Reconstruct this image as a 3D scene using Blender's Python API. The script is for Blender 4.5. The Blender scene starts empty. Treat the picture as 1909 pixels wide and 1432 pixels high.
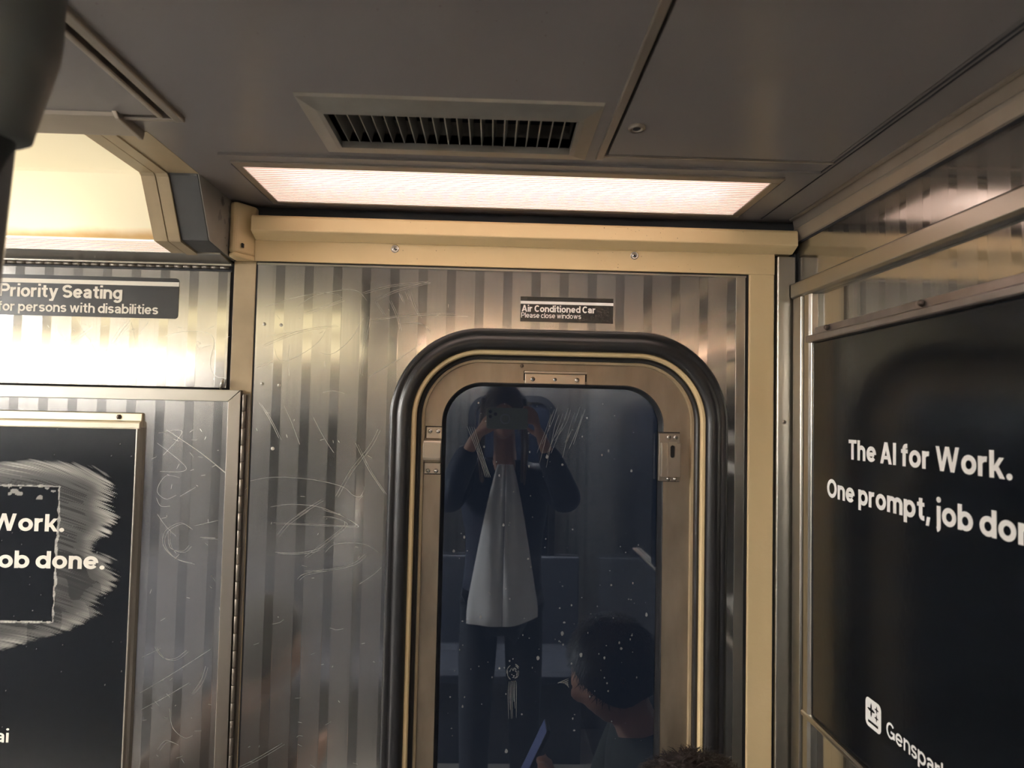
import bpy, bmesh, math, random
from mathutils import Vector, Matrix

sc = bpy.context.scene
C = sc.collection
R = math.radians
random.seed(7)

# ------------------------------------------------------------------ camera
FPX, YAW, PITCH, ROLL = 1300.0, .02691, .04266, .02178
fw = Vector((math.sin(YAW) * math.cos(PITCH), math.cos(YAW) * math.cos(PITCH), math.sin(PITCH)))
rt = Vector((math.cos(YAW), -math.sin(YAW), 0))
up = rt.cross(fw)
rt, up = rt * math.cos(ROLL) + up * math.sin(ROLL), up * math.cos(ROLL) - rt * math.sin(ROLL)
cd = bpy.data.cameras.new('camera')
cd.sensor_width = 36
cd.lens = 36 * FPX / 1909
cd.clip_start = .004
cd.dof.use_dof = True
cd.dof.focus_distance = 1.30
cd.dof.aperture_fstop = 6.3
cam = bpy.data.objects.new('camera', cd)
C.objects.link(cam)
cam.matrix_world = Matrix(((rt.x, up.x, -fw.x, 0), (rt.y, up.y, -fw.y, -1.22), (rt.z, up.z, -fw.z, 1.68), (0, 0, 0, 1)))
sc.camera = cam

# ------------------------------------------------------------------ world, exposure
w = bpy.data.worlds.new('tunnel_dark')
sc.world = w
w.use_nodes = True
w.node_tree.nodes['Background'].inputs[0].default_value = (.24, .30, .42, 1)
w.node_tree.nodes['Background'].inputs[1].default_value = .022
sc.view_settings.view_transform = 'Standard'
sc.view_settings.look = 'None'
sc.view_settings.gamma = 1
sc.view_settings.use_curve_mapping = False
sc.view_settings.exposure = 0.85
TUBE = 2.9          # radiance of the fluorescent tubes
sc.cycles.max_bounces = 14
sc.cycles.diffuse_bounces = 6
sc.cycles.glossy_bounces = 6
sc.cycles.transmission_bounces = 10
sc.cycles.transparent_max_bounces = 12
sc.cycles.sample_clamp_indirect = 6
sc.cycles.blur_glossy = 1.0
sc.cycles.use_denoising = True

ZC = 2.035           # ceiling height
YOPP = -2.5          # opposite side wall
XR = .535            # partition on the right
XL = -4.2            # far end of the car

# ------------------------------------------------------------------ materials
MATS = {}


def nodes_of(name):
    m = bpy.data.materials.new(name)
    m.use_nodes = True
    nt = m.node_tree
    return m, nt, nt.nodes, nt.links, nt.nodes['Principled BSDF']


def simple(name, col, rough=.5, metal=0., spec=.5, noise=0., nscale=40, bump=0., bscale=200, emit=None, coat=0., stretch=(1, 1, 1)):
    if name in MATS:
        return MATS[name]
    m, nt, N, L, b = nodes_of(name)
    b.inputs['Base Color'].default_value = (*col, 1)
    b.inputs['Roughness'].default_value = rough
    b.inputs['Metallic'].default_value = metal
    b.inputs['Specular IOR Level'].default_value = spec
    b.inputs['Coat Weight'].default_value = coat
    if emit:
        b.inputs['Emission Color'].default_value = (*emit[0], 1)
        b.inputs['Emission Strength'].default_value = emit[1]
    if noise or bump:
        tc = N.new('ShaderNodeTexCoord')
        mp = N.new('ShaderNodeMapping')
        mp.inputs['Scale'].default_value = stretch
        L.new(tc.outputs['Object'], mp.inputs[0])
    if noise:
        n = N.new('ShaderNodeTexNoise')
        n.inputs['Scale'].default_value = nscale
        n.inputs['Detail'].default_value = 6
        L.new(mp.outputs[0], n.inputs[0])
        mx = N.new('ShaderNodeMix')
        mx.data_type = 'RGBA'
        mx.inputs[6].default_value = (*[c * (1 - noise) for c in col], 1)
        mx.inputs[7].default_value = (*[min(1, c * (1 + noise)) for c in col], 1)
        L.new(n.outputs[0], mx.inputs[0])
        L.new(mx.outputs[2], b.inputs['Base Color'])
        mr = N.new('ShaderNodeMapRange')
        mr.inputs[3].default_value = max(.02, rough * .75)
        mr.inputs[4].default_value = min(1, rough * 1.3)
        L.new(n.outputs[0], mr.inputs[0])
        L.new(mr.outputs[0], b.inputs['Roughness'])
    if bump:
        n2 = N.new('ShaderNodeTexNoise')
        n2.inputs['Scale'].default_value = bscale
        L.new(mp.outputs[0], n2.inputs[0])
        bp = N.new('ShaderNodeBump')
        bp.inputs['Strength'].default_value = bump
        bp.inputs['Distance'].default_value = .002
        L.new(n2.outputs[0], bp.inputs['Height'])
        L.new(bp.outputs[0], b.inputs['Normal'])
    MATS[name] = m
    return m


def steel_sheet(name, axis, col=(.49, .485, .475), r_wide=.185, r_narrow=.10, broad=.13):
    """stainless sheet with embossed vertical bands: wide matt bands and narrow smoother ones."""
    m, nt, N, L, b = nodes_of(name)
    tc = N.new('ShaderNodeTexCoord')
    sx = N.new('ShaderNodeSeparateXYZ')
    L.new(tc.outputs['Object'], sx.inputs[0])

    def math_(op, a, c=None, d=None):
        n = N.new('ShaderNodeMath')
        n.operation = op
        for i, v in enumerate((a, c, d)):
            if v is None:
                continue
            if isinstance(v, (int, float)):
                n.inputs[i].default_value = v
            else:
                L.new(v, n.inputs[i])
        return n.outputs[0]
    u = math_('FRACT', math_('DIVIDE', math_('ADD', sx.outputs[axis], .334 + 10 * .0496), .0496))
    a0, a1, e = 0.004, .345, .022
    up_ = N.new('ShaderNodeMapRange'); up_.interpolation_type = 'SMOOTHSTEP'
    up_.inputs[1].default_value = a0; up_.inputs[2].default_value = a0 + e
    L.new(u, up_.inputs[0])
    dn = N.new('ShaderNodeMapRange'); dn.interpolation_type = 'SMOOTHSTEP'
    dn.inputs[1].default_value = a1 - e; dn.inputs[2].default_value = a1
    dn.inputs[3].default_value = 1; dn.inputs[4].default_value = 0
    L.new(u, dn.inputs[0])
    mask = math_('MULTIPLY', up_.outputs[0], dn.outputs[0])
    mp = N.new('ShaderNodeMapping')
    mp.inputs['Scale'].default_value = (320, 320, 5)
    L.new(tc.outputs['Object'], mp.inputs[0])
    brush = N.new('ShaderNodeTexNoise'); brush.inputs['Scale'].default_value = 1; brush.inputs['Detail'].default_value = 3
    L.new(mp.outputs[0], brush.inputs[0])
    patch = N.new('ShaderNodeTexNoise'); patch.inputs['Scale'].default_value = 9; patch.inputs['Detail'].default_value = 5
    L.new(tc.outputs['Object'], patch.inputs[0])
    wave = N.new('ShaderNodeTexNoise'); wave.inputs['Scale'].default_value = 3.2; wave.inputs['Detail'].default_value = 1
    L.new(tc.outputs['Object'], wave.inputs[0])
    rw = math_('ADD', r_wide, math_('MULTIPLY', math_('SUBTRACT', brush.outputs[0], .5), .08))
    rw = math_('ADD', rw, math_('MULTIPLY', math_('SUBTRACT', patch.outputs[0], .5), .10))
    mr = N.new('ShaderNodeMix'); mr.data_type = 'FLOAT'
    L.new(mask, mr.inputs[0]); L.new(rw, mr.inputs[2]); mr.inputs[3].default_value = r_narrow
    L.new(mr.outputs[0], b.inputs['Roughness'])
    mx = N.new('ShaderNodeMix'); mx.data_type = 'RGBA'
    mx.inputs[6].default_value = (*col, 1); mx.inputs[7].default_value = (*[c * .93 for c in col], 1)
    L.new(mask, mx.inputs[0]); L.new(mx.outputs[2], b.inputs['Base Color'])
    b.inputs['Metallic'].default_value = 1
    b.inputs['Anisotropic'].default_value = .25
    tg = N.new('ShaderNodeCombineXYZ'); tg.inputs[axis].default_value = 1
    L.new(tg.outputs[0], b.inputs['Tangent'])
    h = math_('MULTIPLY', mask, .00006)
    h = math_('ADD', h, math_('MULTIPLY', wave.outputs[0], .0009))
    bp = N.new('ShaderNodeBump'); bp.inputs['Strength'].default_value = .6; bp.inputs['Distance'].default_value = 1
    L.new(h, bp.inputs['Height']); L.new(bp.outputs[0], b.inputs['Normal'])
    # the brushed finish also scatters light widely
    b2 = N.new('ShaderNodeBsdfPrincipled')
    b2.inputs['Base Color'].default_value = (*[min(1, c * 1.25) for c in col], 1)
    b2.inputs['Metallic'].default_value = 1
    b2.inputs['Roughness'].default_value = .55
    ms = N.new('ShaderNodeMixShader')
    fac = N.new('ShaderNodeMix'); fac.data_type = 'FLOAT'
    L.new(mask, fac.inputs[0]); fac.inputs[2].default_value = broad; fac.inputs[3].default_value = broad * .72
    L.new(fac.outputs[0], ms.inputs[0])
    L.new(b.outputs[0], ms.inputs[1]); L.new(b2.outputs[0], ms.inputs[2])
    L.new(ms.outputs[0], N['Material Output'].inputs[0])
    return m


def diffuser_mat(name, col, glow):
    """translucent lamp cover: passes the tube's light and glows evenly itself"""
    m, nt, N, L, b = nodes_of(name)
    N.remove(b)
    em = N.new('ShaderNodeEmission'); em.inputs[0].default_value = (*glow[0], 1); em.inputs[1].default_value = glow[1]
    ad = N.new('ShaderNodeAddShader')
    tr = N.new('ShaderNodeBsdfTranslucent'); tr.inputs[0].default_value = (*col, 1)
    df = N.new('ShaderNodeBsdfDiffuse'); df.inputs[0].default_value = (*[c * .8 for c in col], 1)
    gl = N.new('ShaderNodeBsdfGlossy'); gl.inputs['Roughness'].default_value = .3
    m1 = N.new('ShaderNodeMixShader'); m1.inputs[0].default_value = .28
    m2 = N.new('ShaderNodeMixShader'); m2.inputs[0].default_value = .04
    L.new(tr.outputs[0], m1.inputs[1]); L.new(df.outputs[0], m1.inputs[2])
    L.new(m1.outputs[0], m2.inputs[1]); L.new(gl.outputs[0], m2.inputs[2])
    L.new(m2.outputs[0], ad.inputs[0]); L.new(em.outputs[0], ad.inputs[1])
    L.new(ad.outputs[0], N['Material Output'].inputs[0])
    return m


STEEL_X = steel_sheet('banded_steel_along_x', 0)
STEEL_Y = steel_sheet('banded_steel_along_y', 1, r_wide=.13, r_narrow=.08, broad=.12)
TRIM = simple('brushed_steel_trim', (.46, .44, .40), .30, 1)
HINGE = simple('dark_hinge_metal', (.20, .175, .15), .45, .9)
TRIMD = simple('worn_steel_trim', (.36, .325, .285), .38, 1)
SASH = simple('grimy_aluminium', (.33, .275, .215), .42, .8, noise=.45, nscale=26, stretch=(1, 1, .35))
BRKT = simple('bracket_metal', (.46, .41, .34), .34, .95)
RAIL = simple('purple_grey_metal', (.30, .27, .265), .34, .9, noise=.3, nscale=30)
CREAM = simple('cream_paint', (.68, .525, .295), .33, 0, noise=.06, nscale=9, bump=.10, bscale=160)
TAN = simple('grimy_tan_paint', (.40, .31, .19), .42, 0, noise=.28, nscale=16)
CEIL = simple('ceiling_laminate', (.205, .188, .184), .25)
CEILT = simple('ceiling_metal_trim', (.34, .30, .26), .35, .7, noise=.15, nscale=25)
DARK = simple('dark_gap', (.012, .013, .018), .6)
NAVY = simple('navy_recess', (.01, .012, .022), .7)
RUBBER = simple('black_rubber', (.012, .012, .014), .33, 0, noise=.2, nscale=30)
SCREW = simple('screw_steel', (.55, .53, .50), .25, 1)
BOLT = simple('dirty_bolt', (.11, .085, .075), .45, .7, noise=.4, nscale=200)
BLACKVINYL = simple('black_vinyl', (.013, .014, .017), .24, 0, bump=.25, bscale=260)
WHITE = simple('white_print', (.90, .89, .87), .45)
WHITEP = simple('cream_white_print', (.84, .80, .71), .45)
POSTER = simple('black_poster', (.005, .006, .008), .17, 0, spec=.30, bump=.04, bscale=90)
GREYPL = simple('grey_bulkhead', (.06, .06, .06), .42, .2)
VENTM = simple('vent_metal', (.30, .285, .26), .38, .6, noise=.2, nscale=40)
TUBEM = simple('fluorescent_tube', (1, 1, 1), .5, emit=((1.0, .93, .87), TUBE * 2.1))
TUBEW = simple('warm_fluorescent_tube', (1, 1, 1), .5, emit=((1.0, .90, .70), TUBE * .75))
REFL = simple('white_reflector', (.8, .78, .74), .6)
LENS = diffuser_mat('ribbed_lens', (.93, .86, .81), ((1, .84, .77), .24))
LENS2 = diffuser_mat('opposite_fill_lens', (.93, .86, .81), ((1, .97, .93), 62.0))  # strong glow for the fill light added on the opposite side
LENSB = diffuser_mat('light_box_lens', (.95, .93, .86), ((1, .95, .84), .42))
LENS3 = diffuser_mat('side_ribbed_lens', (.93, .86, .81), ((1, .88, .56), 1.0))
LENSW = diffuser_mat('warm_centre_lens', (.93, .88, .75), ((1, .86, .54), .52))
LENSC = diffuser_mat('centre_fill_lens', (.93, .92, .90), ((1, .97, .92), 66.0))  # strong glow for the two fill lights added to the centre row
RIBM = diffuser_mat('brown_lens_rib', (.62, .46, .40), ((1, .72, .60), .16))  # brownish strips between the lens ribs
YLENS = diffuser_mat('yellowed_panel', (.94, .88, .70), ((1, .88, .62), .22))


def stain_panel(m):
    """uneven brown grime line along the lower edge and faint smears"""
    nt = m.node_tree; N = nt.nodes; L = nt.links
    tc = N.new('ShaderNodeTexCoord'); sx = N.new('ShaderNodeSeparateXYZ')
    L.new(tc.outputs['Object'], sx.inputs[0])
    no = N.new('ShaderNodeTexNoise'); no.inputs['Scale'].default_value = 14; no.inputs['Detail'].default_value = 5
    L.new(tc.outputs['Object'], no.inputs[0])
    a = N.new('ShaderNodeMath'); a.operation = 'MULTIPLY_ADD'; a.inputs[1].default_value = .022; L.new(no.outputs[0], a.inputs[0]); L.new(sx.outputs[2], a.inputs[2])
    mr = N.new('ShaderNodeMapRange'); mr.interpolation_type = 'SMOOTHSTEP'
    mr.inputs[1].default_value = ZC - .081; mr.inputs[2].default_value = ZC - .064
    L.new(a.outputs[0], mr.inputs[0])
    for n in list(N):
        if n.type in ('BSDF_TRANSLUCENT', 'BSDF_DIFFUSE', 'EMISSION'):
            c = n.inputs[0].default_value[:]
            mx = N.new('ShaderNodeMix'); mx.data_type = 'RGBA'
            mx.inputs[6].default_value = (c[0] * .62, c[1] * .44, c[2] * .26, 1); mx.inputs[7].default_value = c
            L.new(mr.outputs[0], mx.inputs[0]); L.new(mx.outputs[2], n.inputs[0])


stain_panel(YLENS)
YLENS2 = diffuser_mat('bright_yellowed_panel', (.94, .88, .70), ((1, .86, .56), .5))
CHROME = simple('chrome_pole', (.62, .62, .62), .13, 1)
GREYCAST = simple('grey_casting', (.10, .105, .10), .5, .3, noise=.1, nscale=20)
SCRATCH = simple('scratch', (.62, .60, .55), .42, .9)
SMUDGE = simple('dried_smudge', (.16, .165, .17), .8)
FLOORM = simple('speckled_floor', (.34, .32, .29), .4, noise=.2, nscale=300)
ORANGE = simple('brown_seat_plastic', (.13, .085, .065), .5)

# ------------------------------------------------------------------ mesh helpers


class MB:
    def __init__(s):
        s.v, s.f = [], []

    def add(s, v, f):
        o = len(s.v)
        s.v += [tuple(p) for p in v]
        s.f += [tuple(i + o for i in q) for q in f]
        return s

    def box(s, x0, x1, y0, y1, z0, z1):
        v = [(x, y, z) for x in (x0, x1) for y in (y0, y1) for z in (z0, z1)]
        return s.add(v, [(0, 1, 3, 2), (4, 6, 7, 5), (0, 4, 5, 1), (2, 3, 7, 6), (0, 2, 6, 4), (1, 5, 7, 3)])

    def prism(s, prof, axis, a, b):
        """closed 2-D profile extruded along an axis (profile order: the two other axes in x,y,z order)"""
        n = len(prof)

        def p3(q, t):
            return {'x': (t, q[0], q[1]), 'y': (q[0], t, q[1]), 'z': (q[0], q[1], t)}[axis]
        v = [p3(q, a) for q in prof] + [p3(q, b) for q in prof]
        f = [(i, (i + 1) % n, n + (i + 1) % n, n + i) for i in range(n)]
        f += [tuple(range(n))[::-1], tuple(range(n, 2 * n))]
        return s.add(v, f)

    def strip(s, prof, axis, a, b):
        """open 2-D profile extruded (a sheet)"""
        n = len(prof)

        def p3(q, t):
            return {'x': (t, q[0], q[1]), 'y': (q[0], t, q[1]), 'z': (q[0], q[1], t)}[axis]
        v = [p3(q, a) for q in prof] + [p3(q, b) for q in prof]
        return s.add(v, [(i, i + 1, n + i + 1, n + i) for i in range(n - 1)])

    def lathe(s, prof, seg=24, base=(0, 0, 0), axis=(0, 0, 1)):
        q = Vector((0, 0, 1)).rotation_difference(Vector(axis))
        b = Vector(base)
        n = len(prof)
        v = []
        for k in range(seg):
            a = 2 * math.pi * k / seg
            v += [b + q @ Vector((r * math.cos(a), r * math.sin(a), z)) for r, z in prof]
        f = [(k * n + i, ((k + 1) % seg) * n + i, ((k + 1) % seg) * n + i + 1, k * n + i + 1) for k in range(seg) for i in range(n - 1)]
        return s.add(v, f)

    def loops(s, rings, closed=True, caps=False):
        n = len(rings[0])
        v = [p for r_ in rings for p in r_]
        f = []
        for k in range(len(rings) - 1):
            for i in range(n if closed else n - 1):
                j = (i + 1) % n
                f.append((k * n + i, k * n + j, (k + 1) * n + j, (k + 1) * n + i))
        if caps:
            f += [tuple(range(n))[::-1], tuple(range((len(rings) - 1) * n, len(rings) * n))]
        return s.add(v, f)

    def tube(s, pts, rad, seg=8):
        rings = []
        pts = [Vector(p) for p in pts]
        for i, p in enumerate(pts):
            t = (pts[min(i + 1, len(pts) - 1)] - pts[max(i - 1, 0)]).normalized()
            a = t.orthogonal().normalized() if i == 0 else (a - t * a.dot(t)).normalized()
            c = t.cross(a)
            r_ = rad[i] if isinstance(rad, (list, tuple)) else rad
            rings.append([p + (a * math.cos(2 * math.pi * k / seg) + c * math.sin(2 * math.pi * k / seg)) * r_ for k in range(seg)])
        return s.loops(rings, True, True)

    def mesh(s, name):
        me = bpy.data.meshes.new(name)
        me.from_pydata([tuple(p) for p in s.v], [], s.f)
        me.update()
        bm = bmesh.new(); bm.from_mesh(me)
        bmesh.ops.recalc_face_normals(bm, faces=bm.faces)
        bm.to_mesh(me); bm.free()
        return me

    def build(s, name, mat, parent=None, bevel=0, smooth=False, **kw):
        return link(name, s.mesh(name), mat, parent, bevel, smooth, **kw)


def link(name, me, mat, parent=None, bevel=0, smooth=False, label=None, cat=None, group=None, kind=None):
    o = bpy.data.objects.new(name, me)
    C.objects.link(o)
    if mat:
        me.materials.append(mat)
    if parent:
        o.parent = parent
    if smooth:
        for p in me.polygons:
            p.use_smooth = True
    if bevel:
        md = o.modifiers.new('bevel', 'BEVEL'); md.width = bevel; md.segments = 2; md.limit_method = 'ANGLE'
        md.harden_normals = False
    return tag(o, label, cat, group, kind)


def tag(o, label=None, cat=None, group=None, kind=None):
    for k, v in (('label', label), ('category', cat), ('group', group), ('kind', kind)):
        if v:
            o[k] = v
    return o


def empty(name, loc=(0, 0, 0), rz=0, **kw):
    o = bpy.data.objects.new(name, None)
    C.objects.link(o)
    o.location = loc
    o.rotation_euler = (0, 0, rz)
    o.empty_display_size = .05
    return tag(o, **kw)


def box(name, mat, parent, x0, x1, y0, y1, z0, z1, bevel=0, **kw):
    return MB().box(x0, x1, y0, y1, z0, z1).build(name, mat, parent, bevel, **kw)


def rrect(x0, x1, z0, z1, r, n=14):
    """rounded rectangle loop in the XZ plane"""
    r = max(r, .0005)
    out = []
    for cx, cz, a0 in ((x1 - r, z1 - r, 0), (x0 + r, z1 - r, 90), (x0 + r, z0 + r, 180), (x1 - r, z0 + r, 270)):
        for k in range(n + 1):
            a = R(a0 + 90 * k / n)
            out.append((cx + r * math.cos(a), cz + r * math.sin(a)))
    return out


def ring(rect, r, prof, n=14):
    """sweep of a profile [(outward offset, y)] round a rounded rectangle"""
    x0, x1, z0, z1 = rect
    rings = []
    for d, y in prof:
        rings.append([(x, y, z) for x, z in rrect(x0 - d, x1 + d, z0 - d, z1 + d, r + d, n)])
    rings.append(rings[0])
    return MB().loops(rings)


def plate_with_hole(outer, hole, y0, y1):
    """flat plate in the XZ plane with one hole, front at y0, back at y1"""
    cu = bpy.data.curves.new('plate', 'CURVE')
    cu.dimensions = '2D'; cu.fill_mode = 'BOTH'; cu.extrude = abs(y1 - y0) / 2
    for loop in (outer, hole):
        sp = cu.splines.new('POLY'); sp.points.add(len(loop) - 1); sp.use_cyclic_u = True
        for p, (x, z) in zip(sp.points, loop):
            p.co = (x, z, 0, 1)
    o = bpy.data.objects.new('plate', cu); C.objects.link(o)
    dg = bpy.context.evaluated_depsgraph_get()
    me = bpy.data.meshes.new_from_object(o.evaluated_get(dg))
    bpy.data.objects.remove(o)
    me.transform(Matrix(((1, 0, 0, 0), (0, 0, 1, (y0 + y1) / 2), (0, 1, 0, 0), (0, 0, 0, 1))))
    me.materials.clear()
    bm = bmesh.new(); bm.from_mesh(me); bmesh.ops.recalc_face_normals(bm, faces=bm.faces); bm.to_mesh(me); bm.free()
    return me


def slab(name, mat, parent, x0, x1, y0, y1, z0, z1, holes=(), **kw):
    """horizontal slab with rectangular holes (one mesh made of cells)"""
    xs = sorted({x0, x1, *[h[i] for h in holes for i in (0, 1) if x0 < h[i] < x1]})
    ys = sorted({y0, y1, *[h[i] for h in holes for i in (2, 3) if y0 < h[i] < y1]})
    m = MB()
    for a, b in zip(xs, xs[1:]):
        for c, d in zip(ys, ys[1:]):
            mx, my = (a + b) / 2, (c + d) / 2
            if any(h[0] < mx < h[1] and h[2] < my < h[3] for h in holes):
                continue
            m.box(a, b, c, d, z0, z1)
    return m.build(name, mat, parent, **kw)


def screw_mesh(r=.0045):
    m = MB().lathe([(0, r * .42), (r * .5, r * .38), (r * .85, r * .2), (r, 0), (r, -r * .3)], 14)
    me = m.mesh('screw')
    return me


def cross_mesh(r):
    m = MB()
    t = r * .13
    m.box(-r * .6, r * .6, -t, t, r * .30, r * .46)
    m.box(-t, t, -r * .6, r * .6, r * .30, r * .46)
    return m.mesh('cross_recess')


_SC = {}


def screw(parent, loc, direction=(0, -1, 0), r=.0045, mat=None, washer=False, name='screw', cross=True):
    mat = mat or SCREW
    k = (round(r, 5), mat.name, washer)
    if k not in _SC:
        me = screw_mesh(r)
        if washer:
            m = MB().lathe([(0, r * .42), (r * .5, r * .38), (r * .8, r * .25), (r, 0), (r * 1.05, r * .1), (r * 1.6, r * .1), (r * 1.7, -r * .1), (r * 1.7, -r * .3)], 18)
            me = m.mesh('screw')
        me.materials.append(mat)
        for p in me.polygons:
            p.use_smooth = True
        cm = cross_mesh(r); cm.materials.append(DARK)
        _SC[k] = (me, cm)
    me, cm = _SC[k]
    q = Vector((0, 0, 1)).rotation_difference(Vector(direction))
    o = bpy.data.objects.new(name, me); C.objects.link(o)
    o.rotation_mode = 'QUATERNION'; o.rotation_quaternion = q; o.location = loc
    o.parent = parent
    depth = 0
    p = parent
    while p:
        depth += 1; p = p.parent
    if cross and depth < 2:
        c = bpy.data.objects.new('cross_recess', cm); C.objects.link(c); c.parent = o
        c.rotation_euler = (0, 0, random.uniform(0, 1.5))
    return o

# ------------------------------------------------------------------ stroke lettering


def arc(cx, cy, rx, ry, a0, a1, n=18):
    return [(cx + rx * math.cos(R(a0 + (a1 - a0) * k / n)), cy + ry * math.sin(R(a0 + (a1 - a0) * k / n))) for k in range(n + 1)]


def glyph(ch, w, xh, geo):
    """stroke skeletons; returns (ribbons, bars, dots, width); cap height is 1"""
    h = w / 2
    bw = .70 if geo else .635
    r = (bw - w) / 2
    ry = (xh - w) / 2
    cy = xh / 2
    nw = .62 if geo else .60
    ra = (nw - w) / 2
    yt = xh - h
    rib, bar, dot = [], [], []
    W = bw
    if ch in 'oeOCGc':
        if ch in 'OCG':
            r = (.86 - w) / 2 if geo else (.76 - w) / 2
            ry = (1 - w) / 2; cy = .5; W = 2 * r + w
        cx = h + r
        if ch in 'oO':
            rib.append(arc(cx, cy, r, ry, 0, 360, 32))
        elif ch == 'e':
            rib.append([(h, cy - .01), (cx + r - .02, cy - .01)])
            rib.append(arc(cx, cy, r, ry, -4, 322, 30))
        elif ch == 'G':
            rib.append(arc(cx, cy, r, ry, 42, 345, 30))
            rib.append([(cx + .02, cy - .06), (cx + r + h * .6, cy - .06)])
            rib.append([(cx + r, cy), (cx + r, .10)])
        else:
            rib.append(arc(cx, cy, r, ry, 44, 316, 28))
            W -= .05
    elif ch in 'nhm':
        rib.append([(h, 0), (h, 1 if ch == 'h' else xh)])
        if ch == 'm':
            ra *= .92
        rib.append([(h, yt - ra)] + arc(h + ra, yt - ra, ra, ra, 180, 0, 14) + [(h + 2 * ra, 0)])
        W = 2 * ra + w
        if ch == 'm':
            x = h + 2 * ra
            rib.append([(x, yt - ra)] + arc(x + ra, yt - ra, ra, ra, 180, 0, 14) + [(x + 2 * ra, 0)])
            W = 4 * ra + w
    elif ch == 'r':
        rib.append([(h, 0), (h, xh)])
        rib.append(arc(h + ra * 1.15, yt - ra, ra * 1.15, ra, 180, 78, 10))
        W = .43
    elif ch in 'dbpg':
        cx = h + r
        sx = cx + r if ch in 'dg' else h
        rib.append(arc(cx, cy, r, ry, 0, 360, 32))
        if ch in 'db':
            rib.append([(sx, 0), (sx, 1.0)])
        elif ch == 'p':
            rib.append([(sx, -.26), (sx, xh)])
        else:
            rib.append([(sx, xh), (sx, .02)] + arc(cx, .02, r, .22, 0, -150, 14))
    elif ch == 'a':
        aw = .60
        rr = (aw - w) / 2 - .02
        sx = aw - h - .03
        rib.append([(sx, 0), (sx, yt - .16)] + arc(h + rr, yt - .16, sx - h - rr, .16, 0, 165, 14))
        by = xh * .60
        rib.append([(sx, by - .03), (h + .16, by - .06)] + arc(h + .16, (by + h) / 2 - .03, .14, (by - h) / 2 - .03, 90, 270, 12) + [(h + .2, h), (sx, h + .12)])
        W = aw
    elif ch in 'sS':
        H_ = 1 if ch == 'S' else xh
        W = .68 if ch == 'S' else .545
        rx = (W - w) / 2
        rs = (H_ - w) / 4
        cx = W / 2
        rib.append(arc(cx, H_ - h - rs, rx, rs, 22, 258, 18) + arc(cx, h + rs, rx, rs, 78, -158, 18))
    elif ch in 'tf':
        x = .22
        hb = xh - w * .42
        if ch == 't':
            rib.append([(x, .93)] + arc(x + .13, h + .12, .13, .12, 180, 270, 8) + [(x + .2, h)])
        else:
            rib.append([(x, 0), (x, 1 - h - .13)] + arc(x + .14, 1 - h - .13, .14, .13, 180, 92, 8) + [(x + .2, 1 - h)])
        rib.append([(.02, hb, .84), (.43, hb, .84)])
        W = .44
    elif ch in 'il':
        rib.append([(h, 0), (h, 1 if ch == 'l' else xh)])
        if ch == 'i':
            dot.append((h, 1 - h * .55 if not geo else 1.0))
        W = w
    elif ch == 'j':
        rib.append([(h + .06, xh), (h + .06, -.1)] + arc(h - .06, -.1, .12, .12, 0, -80, 8))
        dot.append((h + .06, 1.0))
        W = w + .06
    elif ch == 'k':
        rib.append([(h, 0), (h, 1)])
        bar += [((h + .06, .26), (.50, xh), .82), ((.27, .42), (.53, 0), .92)]
        W = .63
    elif ch == 'w':
        xs = [.10, .28, .46, .64, .82]
        for i in range(4):
            bar.append(((xs[i], xh if i % 2 == 0 else 0), (xs[i + 1], 0 if i % 2 == 0 else xh), .88))
        W = .92
    elif ch == 'W':
        xs = [.12, .36, .62, .88, 1.12]
        for i in range(4):
            bar.append(((xs[i], 1 if i % 2 == 0 else 0), (xs[i + 1], 0 if i % 2 == 0 else 1), .92))
        W = 1.24
    elif ch == 'y':
        bar += [((.11, xh), (.32, .04), 1), ((.55, xh), (.24, -.25), 1)]
        rib.append([(.06, -.19, .8), (.30, -.19, .8)])
        W = .66
    elif ch == 'A':
        bar += [((.11, 0), (.40, 1), 1), ((.69, 0), (.40, 1), 1)]
        rib.append([(.2, .29, .8), (.6, .29, .8)])
        W = .80
    elif ch == 'T':
        rib += [[(0, 1 - h * .9, .9), (.64, 1 - h * .9, .9)], [(.32, 0), (.32, 1 - h)]]
        W = .64
    elif ch == 'I':
        rib.append([(h, 0), (h, 1)])
        W = w
    elif ch == 'P':
        rib.append([(h, 0), (h, 1)])
        rib.append([(h, 1 - h * .9, .92), (.40, 1 - h * .9, .92)] + [(*q, .95) for q in arc(.40, .70, .21, .30 - h * .9, 90, -90, 14)] + [(h, .40 + h * .9, .92)])
        W = .68
    elif ch == '.':
        dot.append((h * 1.1, h * 1.0))
        W = w * 1.1
    elif ch == ',':
        bar.append(((h * 1.4, w * 1.0), (h * .7, -.17), .85))
        W = w * 1.1
    elif ch == ' ':
        W = .20
    return rib, bar, dot, W


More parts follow.
